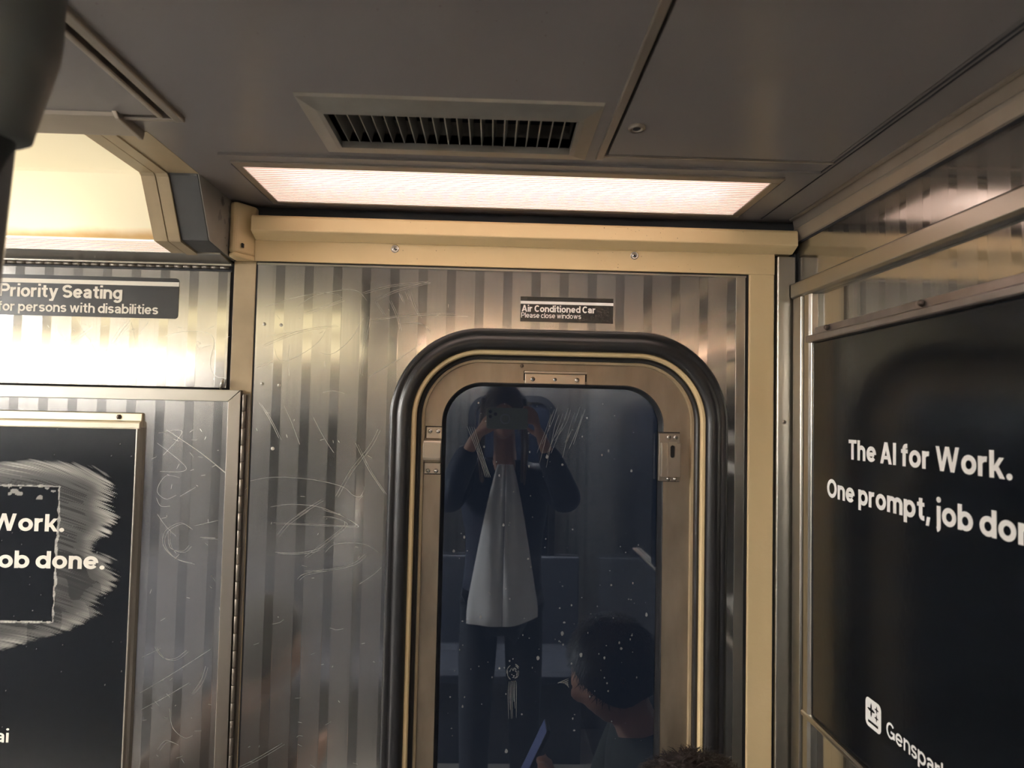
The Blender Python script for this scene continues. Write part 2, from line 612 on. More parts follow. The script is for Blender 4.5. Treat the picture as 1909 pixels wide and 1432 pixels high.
def lettering(text, w=.19, xh=.74, gap=.075, geo=True):
    """2-D verts, faces, total width for a line of text (cap height 1)"""
    V, F, x, D, k_ = [], [], 0, [], 0
    for ch in text:
        rib, bar, dot, W = glyph(ch, w, xh, geo)
        for line in rib:
            pts = [Vector((p[0], p[1])) for p in line]
            ws = [(p[2] if len(p) > 2 else 1) * w / 2 for p in line]
            closed = (pts[0] - pts[-1]).length < 1e-5
            o = len(V)
            for i, p in enumerate(pts):
                if closed:
                    d0 = pts[i] - pts[i - 1 if i else -2]; d1 = pts[(i + 1) if i < len(pts) - 1 else 1] - pts[i]
                else:
                    d0 = pts[i] - pts[i - 1] if i else pts[1] - pts[0]
                    d1 = pts[i + 1] - pts[i] if i < len(pts) - 1 else d0
                d0 = d0.normalized() if d0.length > 1e-6 else d1.normalized()
                d1 = d1.normalized() if d1.length > 1e-6 else d0
                t = (d0 + d1).normalized()
                nrm = Vector((-t.y, t.x))
                k = ws[i] / max(.6, nrm.dot(Vector((-d0.y, d0.x))))
                V += [(x + p.x + nrm.x * k, p.y + nrm.y * k), (x + p.x - nrm.x * k, p.y - nrm.y * k)]
            F += [(o + 2 * i, o + 2 * i + 1, o + 2 * i + 3, o + 2 * i + 2) for i in range(len(pts) - 1)]
            k_ += 1
            D += [(k_ % 6) * 4e-5] * (len(V) - o)
        for (a, b, s) in bar:
            L_ = math.hypot(b[0] - a[0], b[1] - a[1])
            hx = w / 2 * s * L_ / abs(b[1] - a[1])
            o = len(V)
            V += [(x + a[0] - hx, a[1]), (x + a[0] + hx, a[1]), (x + b[0] + hx, b[1]), (x + b[0] - hx, b[1])]
            F.append((o, o + 1, o + 2, o + 3))
            k_ += 1
            D += [(k_ % 6) * 4e-5] * 4
        for (dx, dy) in dot:
            o = len(V)
            if geo:
                q = arc(dx, dy, w * .60, w * .60, 0, 360, 16)[:-1]
            else:
                q = [(dx - w / 2, dy - w * .42), (dx + w / 2, dy - w * .42), (dx + w / 2, dy + w * .42), (dx - w / 2, dy + w * .42)]
            V += [(x + a, b) for a, b in q]
            F.append(tuple(range(o, o + len(q))))
            D += [0] * len(q)
        x += W + (gap if ch != ' ' else .02)
    return V, F, x - gap, D


def text_line(name, text, mat, parent, to3d, u0, v0, cap, u1=None, align='left', **kw):
    V, F, W, D = lettering(text, **kw)
    sx = cap if u1 is None else (u1 - u0) / W
    m = MB().add([to3d(u0 + a * sx, v0 + b * cap, d) for (a, b), d in zip(V, D)], F)
    return link(name, (lambda me: (me.from_pydata(m.v, [], m.f), me)[1])(bpy.data.meshes.new(name)), mat, parent)


def onwall(y):          # u = X, v = Z on a wall that faces the camera
    return lambda u, v, d=0: (u, y - d, v)


def onright(x):         # u grows towards the camera on the right partition
    return lambda u, v, d=0: (x - d, -u, v)


exec_order = []
# ================================================================== STRUCTURE
# ---- floor, far walls
floor = box('floor', FLOORM, None, XL, XR, YOPP, .02, -.03, 0, kind='structure', label='dark speckled floor of the car', cat='floor')
wall_left = box('wall_left', STEEL_Y, None, XL - .03, XL, YOPP, .02, 0, ZC, kind='structure', label='far end wall of the car in steel', cat='wall')

# ---- ceiling with openings for vent, light and hatches
LIGHT = (-.385, .452, -.247, -.018)
VENT = (-.2065, .094, -.4115, -.308)
HATCH = (.1426, .457, -1.45, -.2895)
LHATCH = (-1.7, -.3955, -1.45, -.3677)
COVE = (XL, -.4576, -.32, .02)
OCOVE = (XL, -.4576, YOPP, YOPP + .32)
OLIGHT = (LIGHT[0], LIGHT[1], YOPP - LIGHT[3], YOPP - LIGHT[2])
ceiling = empty('ceiling', (0, 0, ZC), kind='structure', label='grey brown laminate ceiling with hatches', cat='ceiling')
ceiling.location = (0, 0, 0)
slab('ceiling_panel', CEIL, ceiling, XL, XR, YOPP, .02, ZC, ZC + .012, [LIGHT, VENT, HATCH, LHATCH, COVE, OCOVE, OLIGHT])
hx0, hx1, hy0, hy1 = HATCH
hatch = box('ceiling_hatch', CEIL, ceiling, hx0 + .006, hx1 - .003, hy0 + .004, hy1 - .004, ZC - .001, ZC + .012)
for nm, a in (('seam_gap', (hx0 - .001, hx1 + .001, hy0, hy1 + .001, ZC + .0125, ZC + .02)),):
    box(nm, DARK, ceiling, *a)
box('hatch_edge', CEILT, ceiling, hx0 - .0085, hx0 + .001, hy0, hy1 + .012, ZC - .004, ZC + .004, .001)
box('hatch_edge', CEILT, ceiling, hx0 - .002, hx1 + .004, hy1 + .001, hy1 + .006, ZC - .002, ZC + .004, .001)
lk = MB().lathe([(0, -.001), (.0045, -.0012), (.005, .003), (.0065, .003), (.0065, -.002), (.0095, -.0035), (.0105, -.001), (.0105, .006)], 24, (.1682, -.3855, ZC - .002)).build('hatch_lock', TRIMD, ceiling, smooth=True)
MB().lathe([(.0001, 0), (.0048, 0), (.0048, -.0006), (.0001, -.0006)], 20, (.1682, -.3855, ZC - .0036)).build('lock_hole', DARK, ceiling)
lx0, lx1, ly0, ly1 = LHATCH
box('ceiling_hatch', CEIL, ceiling, lx0, lx1 - .017, ly0, ly1 - .010, ZC - .003, ZC + .010)
box('seam_gap', DARK, ceiling, lx0, lx1 + .001, ly0, ly1 + .001, ZC + .0125, ZC + .02)
box('hatch_edge', CEILT, ceiling, lx1 - .003, lx1 + .009, ly0, ly1 + .004, ZC - .006, ZC + .006, .0015)
box('hatch_edge', CEILT, ceiling, lx1 - .019, lx1 - .012, ly0 + .35, ly1 - .008, ZC - .006, ZC + .006, .0015)
box('hatch_edge', CEILT, ceiling, lx1 - .09, lx1 + .002, ly1 - .003, ly1 + .004, ZC - .005, ZC + .006, .0015)
# double seam right of the hatch, then the edge trims along the partition
box('seam_strip', DARK, ceiling, .4605, .4625, YOPP, -.01, ZC - .0012, ZC + .002)
box('seam_strip', DARK, ceiling, .4675, .4690, YOPP, -.01, ZC - .0012, ZC + .002)
MB().prism([(.5175, ZC + .001), (.5175, ZC - .003), (.5215, ZC - .0045), (.5235, ZC - .003), (.526, ZC - .018), (.5245, ZC - .0205), (.5265, ZC - .024), (.5315, ZC - .038), (.5345, ZC - .0405), (.536, ZC - .0405), (.536, ZC + .001)], 'y', YOPP, -.012).build('edge_moulding', CEILT, ceiling)
box('seam_strip', DARK, ceiling, .5335, .5349, YOPP, -.012, ZC - .0435, ZC - .0400)
# specks of dirt pressed into the laminate
m = MB()
for _ in range(170):
    x, y = random.uniform(-.38, .45), random.uniform(-1.0, -.26)
    if VENT[0] - .04 < x < VENT[1] + .04 and VENT[2] - .05 < y < VENT[3] + .05:
        continue
    r_ = random.uniform(.0004, .0011)
    m.add([(x + r_ * math.cos(k * 1.05), y + 1.5 * r_ * math.sin(k * 1.05), ZC - .0014) for k in range(6)], [tuple(range(6))])
m.build('ceiling_specks', BOLT, ceiling, kind='stuff')

# ---- ceiling above the panels
box('ceiling_void', NAVY, ceiling, XL, XR, YOPP, .09, ZC + .16, ZC + .165)

# ---- window wall (faces the camera)
wall_front = empty('wall_front', kind='structure', label='banded stainless steel wall panel around the window', cat='wall')
WX0, WX1, WZ0, WZ1, WR = -.177, .412, .80, 1.8275, .158
me = plate_with_hole([(-.4145, .0), (.4435, .0), (.4435, 1.9325), (-.4145, 1.9325)], rrect(WX0 + .012, WX1 - .012, WZ0, WZ1 - .012, WR - .012), -.0015, .0015)
link('steel_panel', me, STEEL_X, wall_front)
box('edge_strip', TRIM, wall_front, -.4155, .4445, -.0032, .001, 1.9305, 1.9335)
box('steel_margin', TRIM, wall_front, .427, .4435, -.0025, .001, 0, 1.931, .0005)
link('joint_gap', plate_with_hole([(-.4185, 0), (.4525, 0), (.4525, 1.9375), (-.4185, 1.9375)], rrect(WX0 + .02, WX1 - .02, WZ0, WZ1 - .02, WR - .02), .002, .006), DARK, wall_front)
box('wall_core', DARK, wall_front, -4.2, -.14, .010, .02, 0, 2.2)
box('wall_core', DARK, wall_front, .375, .56, .010, .02, 0, 2.2)
box('wall_core', DARK, wall_front, -.14, .375, .010, .02, 1.80, 2.2)
# small plug rivets
for x, z in ((-.4, 1.8265), (-.371, 1.8255), (-.4, 1.7225), (-.371, 1.7205), (-.378, 1.611)):
    MB().lathe([(0, .0003), (.0020, .0003), (.0023, .0001), (.0026, .0005), (.0031, 0)], 14, (x, -.0015, z), (0, -1, 0)).build('rivet', TRIM, wall_front, smooth=True)

# ---- header and jambs in cream paint
trim_1 = empty('trim_1', kind='structure', label='cream painted header beam above the steel panel', cat='trim')
box('header_board', CREAM, trim_1, -.421, .4955, -.004, .01, 1.9365, 1.985, .001)
MB().prism([(.01, 1.9730), (-.008, 1.9730), (-.026, 1.9805), (-.0315, 1.9835), (-.0315, 2.0065), (-.028, 2.0105), (.0, 2.0125), (.01, 2.0125)], 'x', -.4195, .5255).build('header_moulding', CREAM, trim_1, .0016)
MB().prism([(-.4555, .012), (-.4555, -.030), (-.447, -.036), (-.4405, -.034), (-.4205, -.004), (-.4205, .012)], 'z', 1.944, ZC - .004).build('corner_bracket', CREAM, trim_1, .004)
MB().prism([(-.4555, .012), (-.4555, -.030), (-.447, -.036), (-.4405, -.034), (-.4205, -.004), (-.4205, .012)], 'z', 1.936, 1.9445).build('bracket_foot', CREAM, trim_1, .003)
box('bracket_slot', DARK, trim_1, -.4345, -.4325, -.0295, -.018, 1.954, 1.961)
box('header_recess', NAVY, trim_1, -.46, .54, .012, .016, 1.99, 2.2)
for x in (-.1774, .2444):
    screw(trim_1, (x, -.0045, 1.9643), r=.0043, washer=True)
m = MB()
for _ in range(46):
    x = random.choice((random.uniform(-.40, .48), random.gauss(.24, .05))); z = random.choice((random.uniform(1.985, 2.006), random.uniform(1.94, 1.972)))
    y = -.0319 if z > 1.98 else -.0044
    r_ = random.uniform(.0003, .0008)
    m.add([(x + r_ * math.cos(k * 1.05), y, z + r_ * math.sin(k * 1.05)) for k in range(6)], [tuple(range(6))])
m.build('paint_chips', BOLT, trim_1, kind='stuff')

trim_2 = box('trim_2', CREAM, None, .4505, .4955, -.003, .01, 0, 1.9380, .002, kind='structure', label='cream painted jamb right of the steel panel', cat='trim')
trim_3 = box('trim_3', TAN, None, -.4565, -.4185, .0005, .01, 0, 1.936, .001, kind='structure', label='grimy tan post between the window wall and the hinged panels', cat='trim')
trim_4 = empty('trim_4', kind='structure', label='narrow stainless corner post beside the cream jamb', cat='trim')
MB().prism([(.4985, .01), (.4985, -.008), (.5005, -.010), (.5285, -.010), (.5305, -.008), (.5305, .01)], 'z', 0, 1.9685).build('post_cover', TRIM, trim_4, .0012)
box('post_gap', DARK, trim_4, .4955, .4985, .002, .01, 0, 1.97)
box('post_gap', DARK, trim_4, .5305, .5345, -.004, .01, 0, 1.975)
screw(trim_4, (.5112, -.0102, 1.676), r=.0038, mat=TRIMD)

# ---- window
window_1 = empty('window_1', kind='structure', label='rounded window with black rubber gasket, cream rim and aluminium sash', cat='window')
rect = (WX0, WX1, WZ0, WZ1)
ring(rect, WR, [(0, .001), (.001, -.006), (-.002, -.0095), (-.006, -.0105), (-.010, -.0085), (-.0125, -.0078), (-.015, -.0105), (-.021, -.0130), (-.028, -.0120), (-.034, -.0085), (-.0365, -.003), (-.0365, .012), (0, .012)], 20).build('gasket', RUBBER, window_1, smooth=True)
ring(rect, WR, [(-.0360, -.002), (-.0385, -.0045), (-.0425, -.0040), (-.0445, -.0005), (-.0450, .0400), (-.0360, .0400)], 20).build('cream_rim', CREAM, window_1, smooth=False, bevel=0)
ring(rect, WR, [(-.0450, .0060), (-.0490, .0045), (-.0520, .0065), (-.0525, .050), (-.0450, .050)], 20).build('inner_seal', RUBBER, window_1)
ring(rect, WR, [(-.0525, .0150), (-.0570, .0150), (-.0575, .050), (-.0525, .050)], 20).build('sash_channel', TAN, window_1)
GX0, GX1, GZ0, GZ1 = -.089, .3065, .84, 1.7345
sash = plate_with_hole(rrect(WX0 + .0575, WX1 - .0575, WZ0 + .04, WZ1 - .0520, WR - .06, 20), rrect(GX0, GX1, GZ0, GZ1, .072, 20), .024, .046)
sash = link('sash', sash, SASH, window_1)
ring((GX0, GX1, GZ0, GZ1), .072, [(.0005, .0235), (-.0015, .0245), (-.0060, .038), (-.0060, .046), (.0005, .046)], 20).build('glazing_seal', RUBBER, window_1)


def glass_material():
    m, nt, N, L, b = nodes_of('dark_glass')
    N.remove(b)
    fr = N.new('ShaderNodeFresnel'); fr.inputs[0].default_value = 2.7
    gl = N.new('ShaderNodeBsdfGlossy'); gl.inputs['Roughness'].default_value = .0; gl.inputs[0].default_value = (.80, .88, 1, 1)
    tp = N.new('ShaderNodeBsdfTransparent'); tp.inputs[0].default_value = (.70, .80, .95, 1)
    df = N.new('ShaderNodeBsdfDiffuse'); df.inputs[0].default_value = (.10, .105, .11, 1)
    tc = N.new('ShaderNodeTexCoord')
    n1 = N.new('ShaderNodeTexNoise'); n1.inputs['Scale'].default_value = 4; n1.inputs['Detail'].default_value = 7
    L.new(tc.outputs['Object'], n1.inputs[0])
    mr = N.new('ShaderNodeMapRange'); mr.inputs[1].default_value = .42; mr.inputs[2].default_value = .75; mr.inputs[3].default_value = .025; mr.inputs[4].default_value = .11
    L.new(n1.outputs[0], mr.inputs[0])
    m1 = N.new('ShaderNodeMixShader'); m2 = N.new('ShaderNodeMixShader')
    L.new(mr.outputs[0], m1.inputs[0]); L.new(tp.outputs[0], m1.inputs[1]); L.new(df.outputs[0], m1.inputs[2])
    L.new(fr.outputs[0], m2.inputs[0]); L.new(m1.outputs[0], m2.inputs[1]); L.new(gl.outputs[0], m2.inputs[2])
    L.new(m2.outputs[0], N['Material Output'].inputs[0])
    return m


pane = box('glass_pane', glass_material(), window_1, GX0 + .0045, GX1 - .0045, .0395, .0395 + .00001, GZ0, GZ1 - .0045)
pm = bpy.data.meshes.new('glass_pane')
lp = rrect(GX0 + .005, GX1 - .005, GZ0 + .005, GZ1 - .005, .068, 20)
pm.from_pydata([(x, .0395, z) for x, z in lp], [], [tuple(range(len(lp)))])
pm.materials.append(pane.data.materials[0])
pane.data = pm
# smudges on the pane
m = MB()


def disc(m, x, y, z, r_, n=10, sq=1.):
    ph = random.random()
    m.add([(x + r_ * (1 + .25 * math.sin(3 * k + ph * 9)) * math.cos(2 * math.pi * k / n), y, z + sq * r_ * math.sin(2 * math.pi * k / n)) for k in range(n)], [tuple(range(n))])


def ribbon(m, pts, y, w_, taper=True):
    P = [Vector((p[0], p[1])) for p in pts]
    # Catmull-Rom smoothing
    Q = []
    for i in range(len(P) - 1):
        p0, p1, p2, p3 = P[max(i - 1, 0)], P[i], P[i + 1], P[min(i + 2, len(P) - 1)]
        for k in range(8):
            t = k / 8
            Q.append(.5 * ((2 * p1) + (p2 - p0) * t + (2 * p0 - 5 * p1 + 4 * p2 - p3) * t * t + (3 * p1 - p0 - 3 * p2 + p3) * t ** 3))
    Q.append(P[-1])
    v = []
    for i, q in enumerate(Q):
        d = (Q[min(i + 1, len(Q) - 1)] - Q[max(i - 1, 0)])
        d = d.normalized() if d.length > 1e-9 else Vector((1, 0))
        ww = w_ / 2 * (max(.25, math.sin(math.pi * min(max(i / len(Q), .04), .96)) ** .4) if taper else 1)
        v += [(q.x - d.y * ww, y, q.y + d.x * ww), (q.x + d.y * ww, y, q.y - d.x * ww)]
    m.add(v, [(2 * i, 2 * i + 1, 2 * i + 3, 2 * i + 2) for i in range(len(Q) - 1)])


YG = .0391
for _ in range(150):
    disc(m, random.uniform(GX0 + .02, GX1 - .02), YG, random.choice((random.uniform(1.08, 1.72), random.gauss(1.3, .12))), abs(random.gauss(0, .0011)) + .0003, 7, random.uniform(.7, 1.8))
for k in range(26):        # the thumb-like print with its drip
    a = random.uniform(0, 6.28)
    rr_ = .0135 * math.sqrt(random.uniform(.05, 1))
    ribbon(m, [(.047 + rr_ * math.cos(a + j * .22), 1.220 + 1.25 * rr_ * math.sin(a + j * .22)) for j in range(4)], YG, random.uniform(.0008, .0022))
for k in range(7):
    x = .040 + k * .0022
    ribbon(m, [(x, 1.205), (x + random.uniform(-.001, .001), 1.18), (x + .001, 1.155 + random.uniform(-.02, .02))], YG, .0008)
for k in range(6):
    ribbon(m, [(.127 + k * .003, 1.203 + .001 * k), (.136 + k * .002, 1.207 - .002 * k), (.146, 1.211 - .003 * k)], YG, .0012)
m.build('pane_smudges', SMUDGE, window_1, kind='stuff')
m = MB()
for k in range(13):
    x = .077 + k * .0052 + random.uniform(-.002, .002)
    z1 = 1.685 - random.uniform(0, .02)
    ribbon(m, [(x + .028, z1 + .015), (x + .02, z1 - .01), (x + random.uniform(0, .008), z1 - random.uniform(.035, .085))], YG, .0007)
for k in range(4):
    ribbon(m, [(-.045 + k * .004, 1.655), (-.022 + k * .004, 1.60 - .004 * k), (-.010 + k * .003, 1.565)], YG, .0009)
m.build('pane_scratches', SMUDGE, window_1, kind='stuff')

# latch hardware on the sash
br = empty('top_bracket'); br.parent = window_1
SHADE = simple('painted_shade', (.02, .017, .014), .8)  # dark outlines paint the shadow round the brackets and the latch
box('shade_line', SHADE, br, .0545, .1660, .0234, .0239, 1.7515, 1.7575)
box('shade_line', SHADE, br, .0538, .0566, .0234, .0239, 1.7400, 1.7570)
box('shade_line', SHADE, br, .1638, .1668, .0234, .0239, 1.7400, 1.7570)
box('bracket_plate', BRKT, br, .0565, .1640, .0195, .025, 1.7345, 1.7530, .001)
box('bracket_lip', BRKT, br, .0550, .1655, .0080, .0235, 1.7525, 1.7560, .0008)
for x, rr_ in ((.0705, .0042), (.110, .0034), (.1495, .0042)):
    screw(br, (x, .0195, 1.7425), r=rr_, cross=False)
lb = empty('side_bracket'); lb.parent = window_1
box('shade_line', SHADE, lb, -.1180, -.0885, .0234, .0239, 1.5695, 1.6550)  # painted shadow outline behind the side bracket
box('bracket_plate', BRKT, lb, -.1165, -.0885, .0195, .0255, 1.6335, 1.6535, .001)
MB().prism([(.0225, 1.6345), (.008, 1.630), (.0055, 1.626), (.0055, 1.600), (.008, 1.595), (.0225, 1.590)], 'x', -.1205, -.0885).build('bracket_bridge', BRKT, lb, .0015)
box('bracket_plate', BRKT, lb, -.1185, -.0895, .0195, .0255, 1.5715, 1.5905, .001)
for x in (-.1095, -.0955):
    screw(lb, (x, .0195, 1.646), r=.0042, cross=False)
    screw(lb, (x - .002, .0195, 1.5765), r=.0042, cross=False)
rb = empty('side_latch'); rb.parent = window_1
box('shade_line', SHADE, rb, .2965, .3362, .0234, .0239, 1.5650, 1.6535)  # painted shadow outline behind the latch
box('latch_back', TRIMD, rb, .2975, .3350, .0175, .0255, 1.5665, 1.6515, .001)
box('latch_body', BRKT, rb, .3000, .3340, .008, .0195, 1.5745, 1.6345, .001)
la = plate_with_hole([(.3105, 1.5750), (.3265, 1.5750), (.3265, 1.6365), (.3105, 1.6365)], rrect(.3145, .3225, 1.6085, 1.6305, .0039, 6), .0030, .0078)
link('latch_face', la, BRKT, rb)
box('slot_shadow', DARK, rb, .3135, .3235, .0077, .0079, 1.607, 1.632)
for x in (.3155, .3275):
    screw(rb, (x, .0175, 1.6440), r=.0042, cross=False)
    screw(rb, (x, .0175, 1.5705), r=.0040, cross=False)
screw(window_1, (.050, .0155, 1.7655), r=.0030, mat=BOLT, cross=False)

# ---- left side: upper hinged access panel, lower hinged panel
up_panel = empty('access_panel', label='upper steel access panel under the glowing light box', cat='panel')
MB().box(-1.55, -.4615, -.0015, .004, 1.7135, 1.9165).build('steel_sheet', STEEL_X, up_panel, .0008)
box('joint_gap', DARK, up_panel, -.4615, -.4570, .0035, .0055, 1.7125, 1.93)
box('hinge_leaf', TRIM, up_panel, -1.55, -.4605, -.002, .008, 1.9265, 1.9335, .0005)
hk = MB().lathe([(.0001, 0), (.0026, 0), (.0026, .0152), (.0001, .0152)], 8, (0, 0, 0), (1, 0, 0)).mesh('hinge_knuckle')
hk.materials.append(HINGE)
for p in hk.polygons:
    p.use_smooth = True
for k in range(68):
    o = bpy.data.objects.new('hinge_knuckle', hk); C.objects.link(o); o.parent = up_panel
    o.location = (-.4785 - .01575 * k, -.004, 1.9228)
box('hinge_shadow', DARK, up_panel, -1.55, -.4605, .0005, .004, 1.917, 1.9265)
MB().tube([(-.4700, -.004, 1.7115), (-.4675, -.0075, 1.7185), (-.4655, -.0085, 1.7245), (-.4645, -.006, 1.7285)], [.002, .0028, .0028, .0015], 8).build('catch', TRIM, up_panel, smooth=True)

low = empty('hinged_panel', label='lower hinged steel panel with mitred frame holding the scraped advert', cat='panel')
MB().box(-1.55, -.447, -.0005, .004, .45, 1.695).build('steel_sheet', STEEL_X, low)
MB().prism([(-1.55, 1.6905), (-.4545, 1.6905), (-.4340, 1.7105), (-1.55, 1.7105)], 'y', -.0095, .004).build('frame_rail', TRIM, low, .0008)
MB().prism([(-.4545, 1.6902), (-.4545, .45), (-.4330, .45), (-.4332, 1.7100)], 'y', -.0095, .004).build('frame_stile', TRIMD, low, .0008)
hk2 = MB().lathe([(.0001, 0), (.0036, 0), (.0040, .0008), (.0040, .0277), (.0036, .0284), (.0001, .0284)], 10).mesh('hinge_knuckle')
hk2.materials.append(HINGE)
for p in hk2.polygons:
    p.use_smooth = True
for k in range(30):
    o = bpy.data.objects.new('hinge_knuckle', hk2); C.objects.link(o); o.parent = low
    o.location = (-.4285, -.0045, 1.6745 - .0290 * k)
box('hinge_leaf', HINGE, low, -.4325, -.4195, -.0005, .002, .45, 1.705)

al = frame_l = empty('framed_advert', label='black advert with a torn rectangle and pale scraped smear in a steel retainer', cat='advert')
fr_r = MB().prism([(-.0006, 1.6395), (-.0120, 1.6395), (-.0130, 1.6410), (-.0130, 1.6500), (-.0110, 1.6525), (-.0070, 1.6535), (-.0055, 1.6665), (-.0006, 1.6680)], 'x', -1.45, -.6005).build('top_retainer', simple('pale_steel_rail', (.62, .57, .46), .34, 1, noise=.15, nscale=30), frame_l, .0008)
MB().prism([(-.6065, -.0006), (-.6065, -.0125), (-.6035, -.0130), (-.6010, -.0090), (-.5975, -.0060), (-.5950, -.0006)], 'z', .5, 1.6435).build('side_retainer', TRIMD, frame_l, .0008)
bo = MB().lathe([(0, .0062), (.0025, .0058), (.0040, .0040), (.0046, .0015), (.0046, 0)], 6).mesh('bolt')
bo.materials.append(BOLT)


def bolt(parent, loc, direction):
    o = bpy.data.objects.new('bolt', bo); C.objects.link(o); o.parent = parent
    o.rotation_mode = 'QUATERNION'; o.rotation_quaternion = Vector((0, 0, 1)).rotation_difference(Vector(direction)); o.location = loc
    return o


bolt(fr_r, (-.6390, -.0050, 1.6600), (0, -1, 0))

# ---- right partition
wall_right = empty('wall_right', kind='structure', label='steel cab partition on the right', cat='wall')
box('steel_sheet', STEEL_Y, wall_right, XR, XR + .02, YOPP, .012, 0, ZC)
ar = frame_r = empty('framed_advert', label='black advert with white headline framed on the right partition', cat='advert')
X0, X1 = .5195, .5352
MB().prism([(.5352, 1.8900), (.5240, 1.8905), (X0, 1.8945), (X0, 1.9165), (.5225, 1.9190), (.5352, 1.9205)], 'y', -1.25, -.014).build('top_rail', TRIM, frame_r, .001)
MB().prism([(.5352, -.016), (.5225, -.018), (X0, -.030), (X0, -.0545), (.5225, -.0565), (.5352, -.0565)], 'z', .98, 1.8905).build('stile', TRIM, frame_r, .001)
box('stile_joint', DARK, frame_r, .5270, .5352, -.0595, -.0560, .98, 1.8905)
MB().prism([(.5352, -.0590), (.5235, -.0600), (.5215, -.0640), (.5215, -.0800), (.5245, -.0860), (.5352, -.0870)], 'z', .98, 1.8905).build('stile_flange', TRIM, frame_r, .001)
rr = MB().prism([(.5352, 1.8080), (.5160, 1.8080), (.5150, 1.8100), (.5150, 1.8175), (.5190, 1.8200), (.5290, 1.8215), (.5300, 1.8330), (.5352, 1.8345)], 'y', -1.25, -.083).build('retainer_rail', RAIL, frame_r, .0008)
for y in (-.1265, -.3709, -.62, -.87):
    bolt(rr, (.5285, y - .006, 1.8275), (-1, 0, .15))
MB().prism([(.5352, 1.1925), (.5220, 1.1935), (.5190, 1.1965), (.5190, 1.2010), (.5215, 1.2035), (.5352, 1.2035)], 'y', -1.25, -.0605).build('bottom_rail', TRIM, frame_r, .0008)

# ================================================================== CEILING LIGHT
def frame4(m, a, b, z0, z1):
    """picture-frame ring between rectangle a (outer) and b (inner)"""
    ox0, ox1, oy0, oy1 = a
    ix0, ix1, iy0, iy1 = b
    for r4 in ((ox0, ox1, oy0, iy0), (ox0, ox1, iy1, oy1), (ox0, ix0, iy0, iy1), (ix1, ox1, iy0, iy1)):
        m.box(*r4, z0, z1)
    return m


def ceiling_light(label, flip=False):
    cl = empty('ceiling_light', (0, 0, 0), label=label, cat='light')
    x0, x1, y0, y1 = LIGHT
    dx0, dx1, dy0, dy1 = -.3695, .4035, -.2105, -.0455


    frame4(MB(), (x0 - .006, x1 + .008, y0 - .005, y1 + .003), (dx0 - .012, dx1 + .014, dy0 - .020, dy1 + .012), ZC - .0035, ZC + .001).build('outer_frame', CEIL, cl)
    frame4(MB(), (dx0 - .0125, dx1 + .0145, dy0 - .0205, dy1 + .0125), (dx0 - .0015, dx1 + .0015, dy0 - .0015, dy1 + .0015), ZC - .0060, ZC + .001).build('lens_frame', CEILT, cl, .0008)
    box('lens_joint', DARK, cl, dx1 + .0150, dx1 + .0180, dy0 - .012, dy1 + .006, ZC - .0040, ZC - .0030)
    box('lens_joint', DARK, cl, dx0 - .0160, dx0 - .0130, dy0 - .006, dy1 + .006, ZC - .0040, ZC - .0030)
    NR = 20
    prof = []
    for k in range(NR):
        ya = dy0 - .002 + (dy1 - dy0 + .004) * k / NR
        st = (dy1 - dy0 + .004) / NR
        prof += [(ya, ZC - .0020), (ya + st * .25, ZC - .0042), (ya + st * .75, ZC - .0042)]
    prof.append((dy1 + .002, ZC - .0020))
    MB().strip(prof, 'x', dx0 - .002, dx1 + .002).build('ribbed_lens', LENS2 if flip else LENS, cl)
    rbm = MB().box(dx0 - .001, dx1 + .001, -.00045, .00045, -.0050, -.0019).mesh('lens_rib')
    rbm.materials.append(RIBM)
    for k in range(1, NR):
        o = bpy.data.objects.new('lens_rib', rbm); C.objects.link(o); o.parent = cl
        o.location = (0, dy0 - .002 + (dy1 - dy0 + .004) * k / NR, ZC)
    hs = MB()
    hs.box(dx0 - .004, dx1 + .004, dy0 - .004, dy1 + .004, ZC + .075, ZC + .078)
    for a in ((dx0 - .007, dx0 - .004, dy0 - .004, dy1 + .004), (dx1 + .004, dx1 + .007, dy0 - .004, dy1 + .004), (dx0 - .007, dx1 + .007, dy0 - .007, dy0 - .004), (dx0 - .007, dx1 + .007, dy1 + .004, dy1 + .007)):
        hs.box(*a, ZC - .001, ZC + .078)
    hs.build('housing', REFL, cl)
    MB().lathe([(.0001, 0), (.0125, 0), (.0125, .655), (.0001, .655)], 16, (-.310, -.158, ZC + .030), (1, 0, 0)).build('tube', TUBEM, cl, smooth=True)
    for xx in (-.330, .345):
        MB().lathe([(.0001, 0), (.0145, 0), (.0145, .018), (.0001, .018)], 14, (xx, -.158, ZC + .030), (1, 0, 0)).build('tube_cap', CEILT, cl)
    if flip:
        cl.scale = (1, -1, 1)
        cl.location = (0, YOPP, 0)
    return cl


ceiling_light('ribbed fluorescent ceiling light above the cream header')
ceiling_light('added unseen fill light on the opposite side of the car, built like the ceiling light', True)  # added out of view to brighten the car

# centre row behind the photographer: warm first light, then two added unseen fill lights
CROW = [(-1.58, -.42), (-3.13, -2.10), (-4.17, -3.18)]


def centre_light(label, xa, xb, lens):
    t = empty('ceiling_light', label=label, cat='light', group='lights down the middle of the car')
    ya, yb_ = -1.52, -1.30
    frame4(MB(), (xa - .02, xb + .02, ya - .02, yb_ + .02), (xa, xb, ya, yb_), ZC - .008, ZC - .0005).build('outer_frame', CEILT, t, .001)
    pr = []
    for k in range(16):
        y_ = ya + (yb_ - ya) * k / 16
        pr += [(y_, ZC - .057), (y_ + .0035, ZC - .060), (y_ + .0103, ZC - .060)]
    pr.append((yb_, ZC - .057))
    pr = [(ya, ZC - .004)] + pr + [(yb_, ZC - .004)]
    MB().prism(pr, 'x', xa, xb).build('ribbed_lens', lens, t)
    return t


